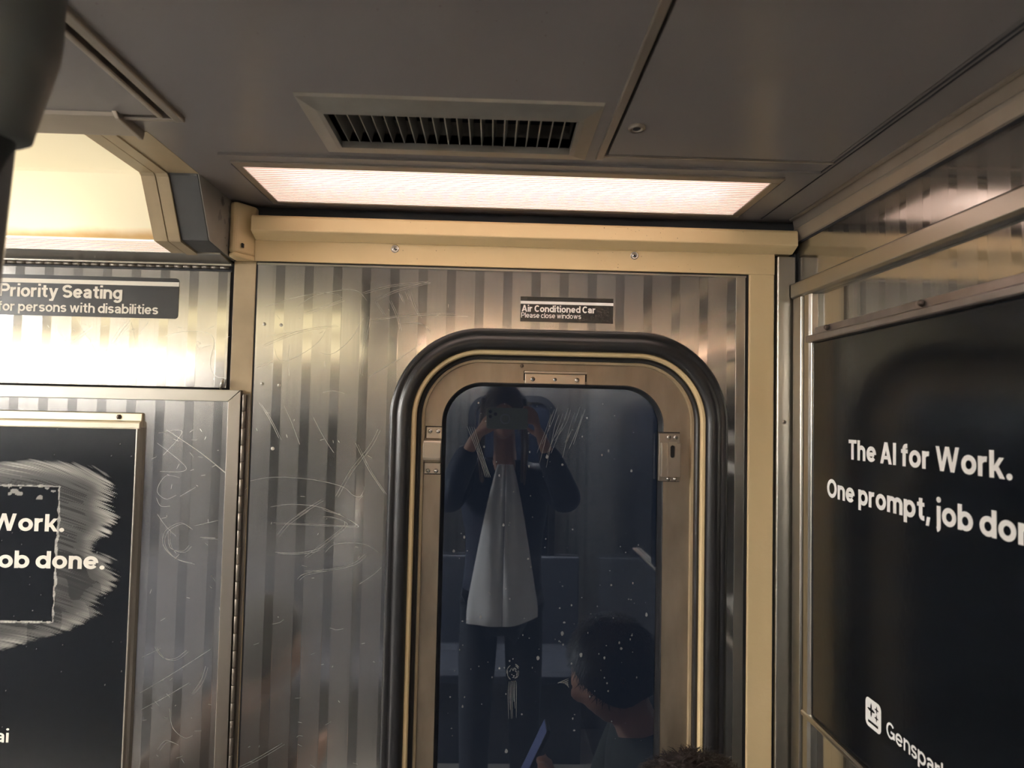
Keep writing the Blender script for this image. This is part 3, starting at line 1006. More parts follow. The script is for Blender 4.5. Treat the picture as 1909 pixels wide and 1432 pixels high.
for k, (xa, xb) in enumerate(CROW):
    centre_light(('first', 'second, added fill', 'third, added fill')[k] + ' ceiling light in the row down the middle of the car behind the photographer', xa, xb, LENSW if k == 0 else LENSC)  # all but the first are added to brighten the car

# ================================================================== AIR VENT
vent = empty('air_vent', label='rectangular louvred air vent in the ceiling', cat='vent')
ox = (-.2328, .1205, -.4462, -.2748)
m = MB()
ring_o = [(ox[0], ox[2], ZC + .001), (ox[1], ox[2], ZC + .001), (ox[1], ox[3], ZC + .001), (ox[0], ox[3], ZC + .001)]
ring_o2 = [(x + (.0015 if x < 0 else -.0015), y + (.0015 if y < -.36 else -.0015), ZC - .0035) for x, y, z in ring_o]
ring_m = [(x + (.020 if x < 0 else -.020), y + (.026 if y < -.36 else -.026), ZC - .0085) for x, y, z in ring_o]
ix = VENT
ring_i = [(ix[0], ix[2], ZC - .0090), (ix[1], ix[2], ZC - .0090), (ix[1], ix[3], ZC - .0090), (ix[0], ix[3], ZC - .0090)]
ring_u = [(x, y, ZC + .03) for x, y, z in ring_i]
m.loops([ring_o, ring_o2, ring_m, ring_i, ring_u])
m.build('vent_frame', VENTM, vent)
vm = MB()
vm.prism([(-.0022, -.0035), (-.0008, -.0042), (.0030, .0150), (.0018, .0155)], 'y', ix[2], ix[3])
vme = vm.mesh('vane'); vme.materials.append(VENTM)
for k in range(20):
    o = bpy.data.objects.new('vane', vme); C.objects.link(o); o.parent = vent
    o.location = (ix[0] + .0105 + k * (ix[1] - ix[0] - .016) / 19.5, 0, ZC + .003)
box('duct', NAVY, vent, ix[0] - .01, ix[1] + .01, ix[2] - .01, ix[3] + .01, ZC + .05, ZC + .06)
duct = MB()
for a in ((ix[0] - .012, ix[0] - .001, ix[2] - .01, ix[3] + .01), (ix[1] + .001, ix[1] + .012, ix[2] - .01, ix[3] + .01), (ix[0], ix[1], ix[2] - .012, ix[2] - .001), (ix[0], ix[1], ix[3] + .001, ix[3] + .012)):
    duct.box(*a, ZC + .028, ZC + .055)
duct.build('duct_walls', NAVY, vent)

# ================================================================== LIGHT BOXES OVER THE SIDE WALLS


def light_box(label, flip=False, detail=True):
    """side light box; built against the wall at y=0, flipped to the opposite wall when asked"""
    t = empty('light_box', label=label, cat='light')
    XE = -.4576
    face = [(-.318, ZC + .001), (-.163, ZC + .0005), (-.1575, ZC - .003), (-.1545, ZC - .008), (-.1095, ZC - .088), (-.1075, ZC - .0905)]
    under = [(-.1075, ZC - .0905), (-.030, ZC - .0975)]

    def shift(p, d):
        return [(a + d * .5, b + d) for a, b in p]
    # panels: backlit sheet, two cover bands, bulkhead end
    MB().strip(face[1:], 'x', XL + .01, -.5415).build('backlit_panel', YLENS2 if flip else YLENS, t)
    MB().strip([(-.318, ZC + .001), (-.163, ZC + .0005)], 'x', XL + .01, -.5415).build('upper_panel', YLENS, t)
    for a, b, d in ((-.5425, -.5215, -.003), (-.5195, -.5010, -.0045)):
        prof_ = [(y - .002, z - .002) for y, z in face + under[1:]]
        back_ = [(y + .004, z + .004) for y, z in reversed(face + under[1:])]
        MB().prism([(y, z + d * .3) for y, z in prof_] + back_, 'x', a, b).build('cover_band', TAN if detail else TRIM, t)
    MB().prism([(-.32, ZC + .002)] + [(y + .002, z + .001) for y, z in face[1:]] + [(-.002, ZC - .101), (-.002, ZC - .096), (-.105, ZC - .088), (-.15, ZC + .004), (-.32, ZC + .006)], 'x', -.5215, -.5190).build('band_gap', DARK, t)
    bulk = face[1:] + [(-.001, ZC - .1005), (-.001, ZC + .004)]
    MB().prism(bulk, 'x', -.5010, XE).build('bulkhead', GREYPL, t, .001)
    MB().prism([(y + .001, z + .0005) for y, z in bulk], 'x', XE, XE + .0012).build('bulkhead_side', simple('bulkhead_side_lit', (.34, .33, .31), .5, .55, noise=.15, nscale=30), t)  # paler than the bulkhead, painting in light that misses this side
    MB().prism([(-.318, ZC + .006), (-.318, ZC - .0005), (-.160, ZC - .0005), (-.160, ZC + .006)], 'x', -.5010, XE + .002).build('soffit_plate', TAN, t)
    # ribbed lens underneath
    pr = []
    n_ = 9
    for k in range(n_):
        ya = -.1065 + .058 * k / n_
        za = ZC - .0912 - .0052 * k / n_
        pr += [(ya, za), (ya + .0016, za - .002), (ya + .0048, za - .002)]
    pr.append((-.0485, ZC - .0964))
    MB().strip(pr, 'x', XL + .01, -.5215).build('ribbed_lens', LENS3 if flip else LENSB, t)
    rbm = MB().box(XL + .01, -.5220, -.00025, .00025, -.0022, .0002).mesh('lens_rib')
    rbm.materials.append(RIBM)
    for k in range(1, n_):
        o = bpy.data.objects.new('lens_rib', rbm); C.objects.link(o); o.parent = t
        o.location = (0, -.1065 + .058 * k / n_, ZC - .0912 - .0052 * k / n_)
    MB().prism([(-.0490, ZC - .0955), (-.0490, ZC - .0990), (-.002, ZC - .1055), (-.002, ZC - .0955)], 'x', XL, XE - .004).build('lower_rail', TRIM, t, .0006)
    # valance at the front edge
    MB().prism([(-.385, ZC + .004), (-.385, ZC - .002), (-.378, ZC - .006), (-.323, ZC - .0085), (-.3195, ZC - .005), (-.3195, ZC + .004)], 'x', XL, -.4640).build('valance', CEILT, t, .0012)
    MB().prism([(-.387, ZC + .004), (-.387, ZC - .004), (-.3795, ZC - .0095), (-.321, ZC - .0125), (-.318, ZC - .004), (-.318, ZC + .004)], 'x', -.4640, -.4585).build('valance_end', CEILT, t, .001)
    # inside: white reflector and tubes
    hb = MB()
    hb.box(XL, -.5005, -.004, -.0015, ZC - .094, ZC + .10)
    hb.box(XL, -.5005, -.33, -.004, ZC + .10, ZC + .103)
    hb.box(-.5005, -.4985, -.33, -.004, ZC + .003, ZC + .10)
    hb.box(XL, -.5005, -.333, -.330, ZC + .003, ZC + .10)
    hb.build('reflector', REFL, t)
    k = 0
    xx = -.640
    while xx > XL + .3:
        L_ = min(.60, xx - XL - .02)
        MB().lathe([(.0001, 0), (.0125, 0), (.0125, L_), (.0001, L_)], 12, (xx - L_, -.062, ZC - .050), (1, 0, 0)).build('tube', TUBEW, t, smooth=True)
        xx -= .64
    if detail:
        m = MB()
        for _ in range(9):      # remains of a torn sticker on the bulkhead end
            cx_, cz_ = random.gauss(-.055, .016), ZC - random.uniform(.010, .045)
            n_ = 9
            rr_ = random.uniform(.003, .009)
            m.add([(XE + .0017, min(-.006, cx_ + rr_ * (.5 + random.random()) * math.cos(2 * math.pi * j / n_)), cz_ + rr_ * (.5 + random.random()) * math.sin(2 * math.pi * j / n_)) for j in range(n_)], [tuple(range(n_))])
        m.build('sticker_remains', simple('torn_paper', (.22, .22, .21), .7), t, kind='stuff')
        for y, z in ((-.045, 1.965), (-.020, 1.967), (-.037, 1.954)):
            MB().lathe([(0, .001), (.0013, .0007), (.0016, 0)], 10, (XE + .0012, y, z), (1, 0, 0)).build('rivet', SCREW, t, smooth=True)
    if flip:
        t.scale = (1, -1, 1)
        t.location = (0, YOPP, 0)
    return t


light_box('yellowed backlit light box above the priority seating sign')
light_box('backlit light box on the opposite side of the car', True, False)

# ================================================================== SIGNS AND ADVERTS
sg = empty('sign', label='small black Air Conditioned Car sign above the window', cat='sign')
box('plate', BLACKVINYL, sg, .0448, .2085, -.0022, -.0012, 1.8425, 1.8865)
box('white_stripe', WHITE, sg, .0448, .2085, -.0025, -.0021, 1.8738, 1.8788)
text_line('lettering', 'Air Conditioned Car', WHITE, sg, onwall(-.0026), .0468, 1.8598, .0118, .1772, w=.185, xh=.73, gap=.06, geo=False)
text_line('lettering', 'Please close windows', WHITE, sg, onwall(-.0026), .0464, 1.8492, .0091, .1518, w=.13, xh=.73, gap=.08, geo=False)

ps = empty('sign', label='black Priority Seating sign on the upper steel access panel', cat='sign')
lp = rrect(-.885, -.5488, 1.8315, 1.9020, .006, 6)
m = MB().loops([[(x, y, z) for x, z in lp] for y in (-.0012, -.0024)], True, True)
m.build('plate', simple('charcoal_vinyl', (.022, .023, .027), .3), ps)
box('white_stripe', WHITEP, ps, -.885, -.5489, -.0028, -.0022, 1.8878, 1.8952)
text_line('lettering', 'Priority Seating', WHITEP, ps, onwall(-.0029), -.8535, 1.8632, .0226, -.6449, w=.185, xh=.73, gap=.045, geo=False)
text_line('lettering', 'for persons with disabilities', WHITEP, ps, onwall(-.0029), -.8560, 1.8383, .0168, -.5825, w=.165, xh=.73, gap=.055, geo=False)

# right advert
box('poster_sheet', POSTER, ar, .5262, .5345, -.98, -.0845, 1.2040, 1.8075)
text_line('headline', 'The AI for Work.', WHITE, ar, onright(.5258), .203, 1.6240, .0288, .5270, w=.20, xh=.75, gap=.07)
text_line('headline', 'One prompt, job done.', WHITE, ar, onright(.5258), .1372, 1.5612, .0288, .5945, w=.20, xh=.75, gap=.07)
text_line('wordmark', 'Genspark', WHITE, ar, onright(.5258), .3010, 1.2690, .0205, .4270, w=.145, xh=.74, gap=.08)


def logo(parent, to3d, u, v, s):
    """white rounded square with dark four-point sparkles and a dark bar"""
    m = MB()
    q = [(a, b) for a, b in rrect(0, 1, 0, 1, .2, 8)]
    m.add([to3d(u + a * s, v + b * s) for a, b in q], [tuple(range(len(q)))])
    me_ = bpy.data.meshes.new('logo'); me_.from_pydata(m.v, [], m.f)
    lo = link('logo', me_, WHITE, parent)
    d = MB()

    def star(cx, cy, r_):
        pts = []
        for k in range(8):
            for j in range(4):
                t_ = j / 4
                a0, a1 = k * math.pi / 4, (k + 1) * math.pi / 4
                r0, r1 = (r_, r_ * .27) if k % 2 == 0 else (r_ * .27, r_)
                a = a0 + (a1 - a0) * t_
                rr2 = r0 + (r1 - r0) * (t_ ** .6 if k % 2 == 0 else t_ ** 1.7)
                pts.append((cx + rr2 * math.cos(a), cy + rr2 * math.sin(a)))
        c = to3d(u + cx * s, v + cy * s)
        P_ = [to3d(u + a * s, v + b * s) for a, b in pts]
        d.add([c] + P_, [(0, i + 1, (i + 1) % len(P_) + 1) for i in range(len(P_))])
    star(.38, .62, .25); star(.73, .76, .14); star(.72, .47, .13)
    q = [(.18 + .64 * a, .15 + .09 * b) for a, b in ((0, 0), (1, 0), (1, 1), (0, 1))]
    d.add([to3d(u + a * s, v + b * s) for a, b in q], [(0, 1, 2, 3)])
    off = Vector(to3d(0, 0)) - Vector((0, 0, 0))
    nrm = Vector((-.0003, 0, 0)) if abs(to3d(1, 0)[0] - to3d(0, 0)[0]) < 1e-6 else Vector((0, -.0003, 0))
    me2 = bpy.data.meshes.new('sparkles'); me2.from_pydata([tuple(Vector(p) + nrm) for p in d.v], [], d.f)
    link('sparkles', me2, POSTER, lo)


logo(ar, onright(.5258), .2498, 1.2625, .0388)

# left advert with the scraped patch


def vnoise(x, y, s=0):
    xi, yi = math.floor(x), math.floor(y)
    fx, fy = x - xi, y - yi
    fx, fy = fx * fx * (3 - 2 * fx), fy * fy * (3 - 2 * fy)

    def hsh(a, b):
        n = (a * 374761393 + b * 668265263 + s * 1274126177) & 0xffffffff
        n = ((n ^ (n >> 13)) * 1274126177) & 0xffffffff
        return ((n ^ (n >> 16)) & 0xffff) / 65535
    return (hsh(xi, yi) * (1 - fx) + hsh(xi + 1, yi) * fx) * (1 - fy) + (hsh(xi, yi + 1) * (1 - fx) + hsh(xi + 1, yi + 1) * fx) * fy


def scraped_poster():
    ax0, ax1, az0, az1 = -.90, -.606, 1.02, 1.645
    nx, nz = 300, 520
    V, F, col = [], [], []
    rx1, rz0, rz1 = -.7345, 1.311, 1.5395
    SMEAR = [(-.960, 1.570), (-.900, 1.576), (-.837, 1.580), (-.794, 1.584), (-.762, 1.585), (-.717, 1.580), (-.687, 1.574), (-.665, 1.563), (-.654, 1.552), (-.651, 1.539), (-.644, 1.527), (-.656, 1.509), (-.640, 1.486), (-.650, 1.464), (-.668, 1.444), (-.672, 1.431), (-.637, 1.426), (-.636, 1.415), (-.647, 1.408), (-.629, 1.396), (-.635, 1.374), (-.651, 1.359), (-.668, 1.346), (-.662, 1.322), (-.687, 1.309), (-.708, 1.296), (-.751, 1.283), (-.820, 1.261), (-.882, 1.245), (-.960, 1.230)]

    def depth_in(x, z):
        """signed distance into the smear outline"""
        ins, best = False, 9
        for (x1, z1), (x2, z2) in zip(SMEAR, SMEAR[1:] + SMEAR[:1]):
            if (z1 > z) != (z2 > z) and x < (x2 - x1) * (z - z1) / (z2 - z1) + x1:
                ins = not ins
            ex, ez = x2 - x1, z2 - z1
            t_ = max(0, min(1, ((x - x1) * ex + (z - z1) * ez) / (ex * ex + ez * ez)))
            best = min(best, math.hypot(x - x1 - t_ * ex, z - z1 - t_ * ez))
        return best if ins else -best
    for j in range(nz + 1):
        for i in range(nx + 1):
            x = ax0 + (ax1 - ax0) * i / nx
            z = az0 + (az1 - az0) * j / nz
            V.append((x, -.0042, z))
            v = 0.
            if 1.22 < z < 1.60:
                # strokes bend round the patch: along the arc on top, outwards on the right
                bend = max(0, min(1, (z - 1.50) / .06))
                across = z + .16 * (x + .70) + (.9 * (x + .80) ** 2 if x > -.80 else 0) * (1 + bend)
                st = vnoise(across * 420, x * 14, 3)
                fi = vnoise(across * 1100, x * 26, 5)
                inside_rect = x < rx1 + (vnoise(z * 260, 1, 8) - .5) * .003 and rz0 < z < rz1
                if not inside_rect:
                    d = depth_in(x - (st - .5) * .022 - (fi - .5) * .016, z - (st - .5) * .006)
                    if d > 0:
                        k = min(1, d / .006)
                        rim = math.exp(-((d - .010) / .012) ** 2)
                        low = 1 if z > 1.45 else .55
                        v = k * (.030 + .085 * st * fi + .48 * rim * fi * (.35 + st) * low)
                        if vnoise(x * 30, z * 22, 31) > .62 and z < 1.44:
                            v *= .55
            # torn white rim of the rectangle
            wr_ = .0006 + .0030 * vnoise(x * 120, z * 120, 9) ** 2
            if (abs(x - rx1 - (vnoise(z * 90, 3, 14) - .5) * .004) < wr_ and rz0 < z < rz1) or (abs(z - rz1) < wr_ and x < rx1) or (abs(z - rz0) < wr_ * .7 and x < rx1):
                v = max(v, .25 + .4 * vnoise(x * 500, z * 500, 10))
            if rz1 - .022 < z < rz1 - .002 and -.82 < x < rx1 and vnoise(x * 90, z * 160, 12) > .66:
                v = max(v, .30)
            if vnoise(x * 300, z * 300, 21) > .986:
                v = max(v, .2)
            col.append(v)
    for j in range(nz):
        for i in range(nx):
            a = j * (nx + 1) + i
            F.append((a, a + 1, a + nx + 2, a + nx + 1))
    me_ = bpy.data.meshes.new('poster_sheet')
    me_.from_pydata(V, [], F)
    at = me_.attributes.new('scrape', 'FLOAT', 'POINT')
    at.data.foreach_set('value', col)
    m_, nt, N, L, b = nodes_of('scraped_poster')
    an = N.new('ShaderNodeAttribute'); an.attribute_name = 'scrape'
    mx = N.new('ShaderNodeMix'); mx.data_type = 'RGBA'
    mx.inputs[6].default_value = (.005, .006, .008, 1); mx.inputs[7].default_value = (.80, .77, .70, 1)
    L.new(an.outputs['Fac'], mx.inputs[0]); L.new(mx.outputs[2], b.inputs['Base Color'])
    mr = N.new('ShaderNodeMapRange'); mr.inputs[3].default_value = .2; mr.inputs[4].default_value = .7; mr.inputs[2].default_value = .3
    L.new(an.outputs['Fac'], mr.inputs[0]); L.new(mr.outputs[0], b.inputs['Roughness'])
    return link('poster_sheet', me_, m_, al)


scraped_poster()
box('poster_backing', POSTER, al, -1.45, -.605, -.0036, -.0008, .52, 1.645)
text_line('headline', 'The AI for Work.', WHITEP, al, onwall(-.0047), -1.0470, 1.4632, .0292, -.7235, w=.20, xh=.75, gap=.07)
text_line('headline', 'One prompt, job done.', WHITEP, al, onwall(-.0047), -1.1100, 1.4010, .0292, -.6530, w=.20, xh=.75, gap=.07)
text_line('wordmark', 'ai', WHITEP, al, onwall(-.0047), -.8215, 1.1115, .0215, -.7980, w=.145, xh=.74, gap=.08)
DOOR_SCRATCHES = [
    [(-0.404, 1.855), (-0.349, 1.874), (-0.305, 1.883), (-0.277, 1.882), (-0.267, 1.875)],
    [(-0.345, 1.858), (-0.315, 1.878), (-0.265, 1.890), (-0.240, 1.888), (-0.224, 1.872)],
    [(-0.232, 1.886), (-0.184, 1.900), (-0.118, 1.909)],
    [(-0.211, 1.874), (-0.171, 1.893), (-0.118, 1.908)],
    [(-0.332, 1.847), (-0.301, 1.859), (-0.267, 1.873)],
    [(-0.219, 1.838), (-0.170, 1.847), (-0.123, 1.852), (-0.072, 1.854)],
    [(-0.216, 1.836), (-0.154, 1.847), (-0.047, 1.849)],
    [(-0.169, 1.833), (-0.138, 1.836), (-0.122, 1.831), (-0.116, 1.821)],
    [(-0.402, 1.789), (-0.340, 1.816), (-0.275, 1.828)],
    [(-0.396, 1.805), (-0.325, 1.819)],
    [(-0.381, 1.786), (-0.376, 1.769), (-0.360, 1.763), (-0.324, 1.782), (-0.303, 1.801), (-0.294, 1.818)],
    [(-0.305, 1.779), (-0.280, 1.778), (-0.250, 1.804), (-0.229, 1.841)],
    [(-0.232, 1.743), (-0.229, 1.790), (-0.220, 1.844)],
    [(-0.216, 1.739), (-0.167, 1.770), (-0.127, 1.799)],
    [(-0.295, 1.710), (-0.278, 1.713), (-0.258, 1.709)],
    [(-0.404, 1.689), (-0.385, 1.661), (-0.368, 1.629)],
    [(-0.361, 1.685), (-0.347, 1.656), (-0.332, 1.619)],
    [(-0.310, 1.666), (-0.291, 1.632), (-0.273, 1.606)],
    [(-0.267, 1.532), (-0.243, 1.577), (-0.213, 1.618), (-0.198, 1.648)],
    [(-0.236, 1.623), (-0.212, 1.578), (-0.184, 1.538)],
    [(-0.414, 1.555), (-0.384, 1.561), (-0.347, 1.562), (-0.301, 1.558), (-0.257, 1.548), (-0.238, 1.534), (-0.226, 1.531), (-0.220, 1.541), (-0.219, 1.550)],
    [(-0.378, 1.511), (-0.345, 1.516), (-0.299, 1.513), (-0.259, 1.500)],
    [(-0.333, 1.498), (-0.292, 1.525)],
    [(-0.186, 1.875), (-0.173, 1.848), (-0.166, 1.823)],
    [(-0.152, 1.892), (-0.144, 1.868), (-0.132, 1.846)],
    [(-0.169, 1.887), (-0.161, 1.871)],
    [(-0.158, 1.890), (-0.152, 1.876)],
    [(-0.210, 1.871), (-0.195, 1.849)],
    [(-0.355, 1.793), (-0.357, 1.768), (-0.354, 1.737)],
    [(-0.413, 1.751), (-0.385, 1.763)],
    [(-0.372, 1.484), (-0.316, 1.483), (-0.242, 1.481), (-0.232, 1.484), (-0.258, 1.499), (-0.289, 1.508)],
    [(-0.287, 1.496), (-0.270, 1.495), (-0.250, 1.484), (-0.281, 1.455), (-0.317, 1.427)],
    [(-0.367, 1.434), (-0.336, 1.433), (-0.299, 1.439), (-0.282, 1.451)],
    [(-0.282, 1.435), (-0.268, 1.448), (-0.241, 1.452), (-0.213, 1.449), (-0.192, 1.437)],
    [(-0.316, 1.403), (-0.279, 1.406), (-0.236, 1.416), (-0.214, 1.433)],
    [(-0.328, 1.389), (-0.316, 1.398), (-0.279, 1.406)],
    [(-0.222, 1.382), (-0.199, 1.398), (-0.185, 1.411)],
    [(-0.416, 1.072), (-0.385, 1.088), (-0.344, 1.113)],
    [(-0.320, 1.123), (-0.316, 1.126), (-0.310, 1.125)],
    [(-0.368, 1.312), (-0.356, 1.315), (-0.349, 1.320)],
    [(-0.270, 1.307), (-0.258, 1.304), (-0.247, 1.306)],
    [(-0.365, 1.463), (-0.347, 1.485), (-0.317, 1.507)],
]
LEFT_SCRATCHES = [
    [(-0.834, 1.814), (-0.834, 1.790), (-0.823, 1.761), (-0.810, 1.740), (-0.790, 1.726), (-0.776, 1.731)],
    [(-0.754, 1.811), (-0.743, 1.792), (-0.727, 1.790), (-0.708, 1.805), (-0.697, 1.815)],
    [(-0.720, 1.827), (-0.708, 1.805), (-0.696, 1.791)],
    [(-0.653, 1.792), (-0.644, 1.807), (-0.630, 1.827)],
    [(-0.660, 1.789), (-0.649, 1.809), (-0.635, 1.827)],
    [(-0.630, 1.829), (-0.622, 1.800), (-0.620, 1.778)],
    [(-0.615, 1.800), (-0.599, 1.825)],
    [(-0.576, 1.799), (-0.543, 1.809), (-0.512, 1.811), (-0.492, 1.806), (-0.485, 1.791), (-0.490, 1.757), (-0.482, 1.735), (-0.465, 1.731)],
    [(-0.693, 1.784), (-0.677, 1.757)],
    [(-0.683, 1.779), (-0.678, 1.765), (-0.666, 1.777)],
    [(-0.624, 1.742), (-0.621, 1.729), (-0.617, 1.744)],
    [(-0.537, 1.734), (-0.536, 1.739)],
]
LOW_SCRATCHES = [
    [(-0.574, 1.634), (-0.534, 1.637), (-0.564, 1.596)],
    [(-0.575, 1.616), (-0.553, 1.600), (-0.525, 1.576), (-0.535, 1.568), (-0.569, 1.568)],
    [(-0.560, 1.639), (-0.504, 1.603), (-0.456, 1.566)],
    [(-0.535, 1.558), (-0.559, 1.560), (-0.572, 1.535), (-0.557, 1.521), (-0.539, 1.528)],
    [(-0.573, 1.523), (-0.565, 1.509), (-0.549, 1.509)],
    [(-0.570, 1.495), (-0.555, 1.475), (-0.537, 1.458)],
    [(-0.513, 1.472), (-0.531, 1.481), (-0.555, 1.467), (-0.558, 1.443), (-0.537, 1.421), (-0.507, 1.413)],
    [(-0.551, 1.467), (-0.546, 1.439), (-0.525, 1.433), (-0.514, 1.443)],
    [(-0.507, 1.476), (-0.467, 1.486)],
    [(-0.496, 1.457), (-0.470, 1.456)],
    [(-0.533, 1.526), (-0.507, 1.542)],
    [(-0.455, 1.533), (-0.435, 1.541)],
    [(-0.414, 1.555), (-0.385, 1.560)],
    [(-0.565, 1.271), (-0.550, 1.253), (-0.530, 1.252), (-0.511, 1.266)],
    [(-0.586, 1.194), (-0.537, 1.224), (-0.471, 1.268)],
    [(-0.583, 1.166), (-0.543, 1.188), (-0.504, 1.212)],
    [(-0.536, 1.168), (-0.529, 1.137), (-0.509, 1.120), (-0.495, 1.124)],
    [(-0.553, 1.100), (-0.540, 1.115), (-0.522, 1.110)],
    [(-0.500, 1.193), (-0.485, 1.216), (-0.478, 1.240)],
    [(-0.586, 1.253), (-0.554, 1.269)],
    [(-0.415, 1.072), (-0.392, 1.083), (-0.369, 1.097)],
]
for par, lines, y in ((wall_front, DOOR_SCRATCHES, -.00165), (up_panel, LEFT_SCRATCHES, -.00165), (low, LOW_SCRATCHES, -.00065)):
    m = MB()
    for l in lines:
        ribbon(m, l, y, random.uniform(.00035, .00065))
        if random.random() < .4:
            ribbon(m, [(a + .004, b - .002) for a, b in l], y, .0004)
    for _ in range(60):
        xs = [p[0] for l in lines for p in l]; zs = [p[1] for l in lines for p in l]
        x, z = random.uniform(min(xs), max(xs)), random.uniform(min(zs), max(zs))
        a = random.uniform(0, 3.14); ln = random.uniform(.002, .012)
        if par is wall_front and x > -.19 and z < 1.84:
            continue
        ribbon(m, [(x, z), (x + ln * math.cos(a), z + ln * math.sin(a))], y, .0004)
    m.build('scratches', SCRATCH, par, kind='stuff')

# ================================================================== OPPOSITE SIDE OF THE CAR (seen in reflections)
wall_back = empty('wall_back', kind='structure', label='opposite side wall of the car behind the photographer', cat='wall')
yb = YOPP
box('steel_panel', STEEL_X, wall_back, -.43, XR, yb - .01, yb, 0, 1.935)
box('header_board', CREAM, wall_back, -.46, XR, yb - .01, yb + .004, 1.935, 1.99)
box('header_moulding', CREAM, wall_back, -.46, XR, yb - .01, yb + .03, 1.982, 2.012, .004)
box('header_recess', NAVY, wall_back, -.46, XR, yb - .012, yb - .01, 2.0, 2.2)
box('tan_post', TAN, wall_back, -.46, -.43, yb - .01, yb + .006, 0, 1.935)
box('access_sheet', STEEL_X, wall_back, XL, -.46, yb - .01, yb, 0, 1.945)
box('dark_glass', simple('dark_far_glass', (.01, .012, .02), .08), wall_back, -.09, .31, yb - .001, yb + .004, .84, 1.735, .002)
ring((-.13, .35, .80, 1.78), .11, [(0, yb + .001), (0, yb + .012), (-.035, yb + .012), (-.035, yb + .001)], 8).build('gasket', RUBBER, wall_back)
box('black_advert', POSTER, wall_back, -1.45, -.60, yb, yb + .004, 1.05, 1.645)
box('dark_window', simple('dark_far_glass', (.01, .012, .02), .08), wall_back, -3.6, -1.7, yb, yb + .004, .95, 1.65)

# ================================================================== STANCHION
st = empty('stanchion', (-.3350, -.75, ZC), label='chrome stanchion pole with a tapered grey ceiling socket', cat='pole')
st.rotation_euler = (0, R(3.1), 0)       # the pole leans a little
MB().lathe([(.0001, -ZC), (.0175, -ZC), (.0175, -.10), (.0001, -.10)], 32).build('pole', CHROME, st, smooth=True)
MB().lathe([(.0001, -.177), (.022, -.178), (.0265, -.175), (.0275, -.169), (.031, -.149), (.0350, -.129), (.0375, -.115), (.0382, -.101), (.0375, -.080), (.037, -.004), (.0001, -.004)], 40).build('ceiling_socket', GREYCAST, st, smooth=True)
MB().lathe([(.0175, -ZC + .002), (.05, -ZC + .002), (.05, -ZC + .010), (.022, -ZC + .022), (.0175, -ZC + .022)], 32).build('floor_flange', TRIMD, st, smooth=True)

# ================================================================== PEOPLE
SKIN = simple('skin', (.50, .27, .18), .5, noise=.08, nscale=30)


def skin_mesh(verts, edges, sub=2):
    """verts: {name: (pos, rx, ry)}; grows a continuous surface round the skeleton"""
    names = list(verts)
    me = bpy.data.meshes.new('sk')
    me.from_pydata([verts[n][0] for n in names], [(names.index(a), names.index(b)) for a, b in edges], [])
    o = bpy.data.objects.new('sk', me); C.objects.link(o)
    md = o.modifiers.new('s', 'SKIN'); md.use_smooth_shade = True; md.branch_smoothing = .4
    for i, n in enumerate(names):
        sv = me.skin_vertices[0].data[i]
        sv.radius = (verts[n][1], verts[n][2])
        sv.use_root = (i == 0)
    sd = o.modifiers.new('u', 'SUBSURF'); sd.levels = sub; sd.render_levels = sub
    dg = bpy.context.evaluated_depsgraph_get()
    out = bpy.data.meshes.new_from_object(o.evaluated_get(dg))
    bpy.data.objects.remove(o)
    return out


def head_verts(center, tilt=0., s=1.):
    """head facing +y: skull, brow, nose, lips, chin, ears"""
    seg, rings = 40, 32
    V, F = [], []
    for j in range(rings + 1):
        th = math.pi * j / rings
        for i in range(seg):
            ph = 2 * math.pi * i / seg
            x, y, z = math.sin(th) * math.cos(ph), math.sin(th) * math.sin(ph), math.cos(th)
            px, py, pz = x * .074, y * .094, z * .112
            if pz < 0:                                   # jaw narrows
                k = 1 + .30 * (pz / .112)
                px *= k
                py *= (1 + .10 * pz / .112) if y > 0 else (1 + .28 * pz / .112)
                py += .012 * (-pz / .112)
            if y > .3:                                   # facial relief on the front
                ax = abs(px)
                py += .020 * math.exp(-(px / .011) ** 2 - ((pz + .022) / .016) ** 2)      # nose tip
                py += .010 * math.exp(-(px / .009) ** 2 - ((pz - .004) / .022) ** 2)      # bridge
                py -= .009 * math.exp(-((ax - .031) / .016) ** 2 - ((pz - .004) / .012) ** 2)   # eye sockets
                py += .004 * math.exp(-((ax - .03) / .022) ** 2 - ((pz - .026) / .009) ** 2)    # brow
                py += .006 * math.exp(-(px / .022) ** 2 - ((pz + .056) / .006) ** 2)      # upper lip
                py += .006 * math.exp(-(px / .020) ** 2 - ((pz + .068) / .006) ** 2)
                py -= .003 * math.exp(-(px / .026) ** 2 - ((pz + .062) / .0035) ** 2)
                py += .010 * math.exp(-(px / .022) ** 2 - ((pz + .096) / .014) ** 2)      # chin
            V.append(Vector((px, py, pz)) * s)
    for j in range(rings):
        for i in range(seg):
            a, b = j * seg + i, j * seg + (i + 1) % seg
            F.append((a, b, b + seg, a + seg))
    for sx in (-1, 1):                                   # ears
        o = len(V)
        for j in range(7):
            for i in range(10):
                u_, v_ = math.pi * j / 6, 2 * math.pi * i / 10
                V.append(Vector((sx * (.074 + .010 * math.sin(u_) * math.cos(v_)), -.006 + .017 * math.sin(u_) * math.sin(v_), -.004 + .030 * math.cos(u_))) * s)
        for j in range(6):
            for i in range(10):
                a, b = o + j * 10 + i, o + j * 10 + (i + 1) % 10
                F.append((a, b, b + 10, a + 10))
    q = Matrix.Rotation(tilt, 4, 'X')
    c = Vector(center)
    return [c + q @ v for v in V], F


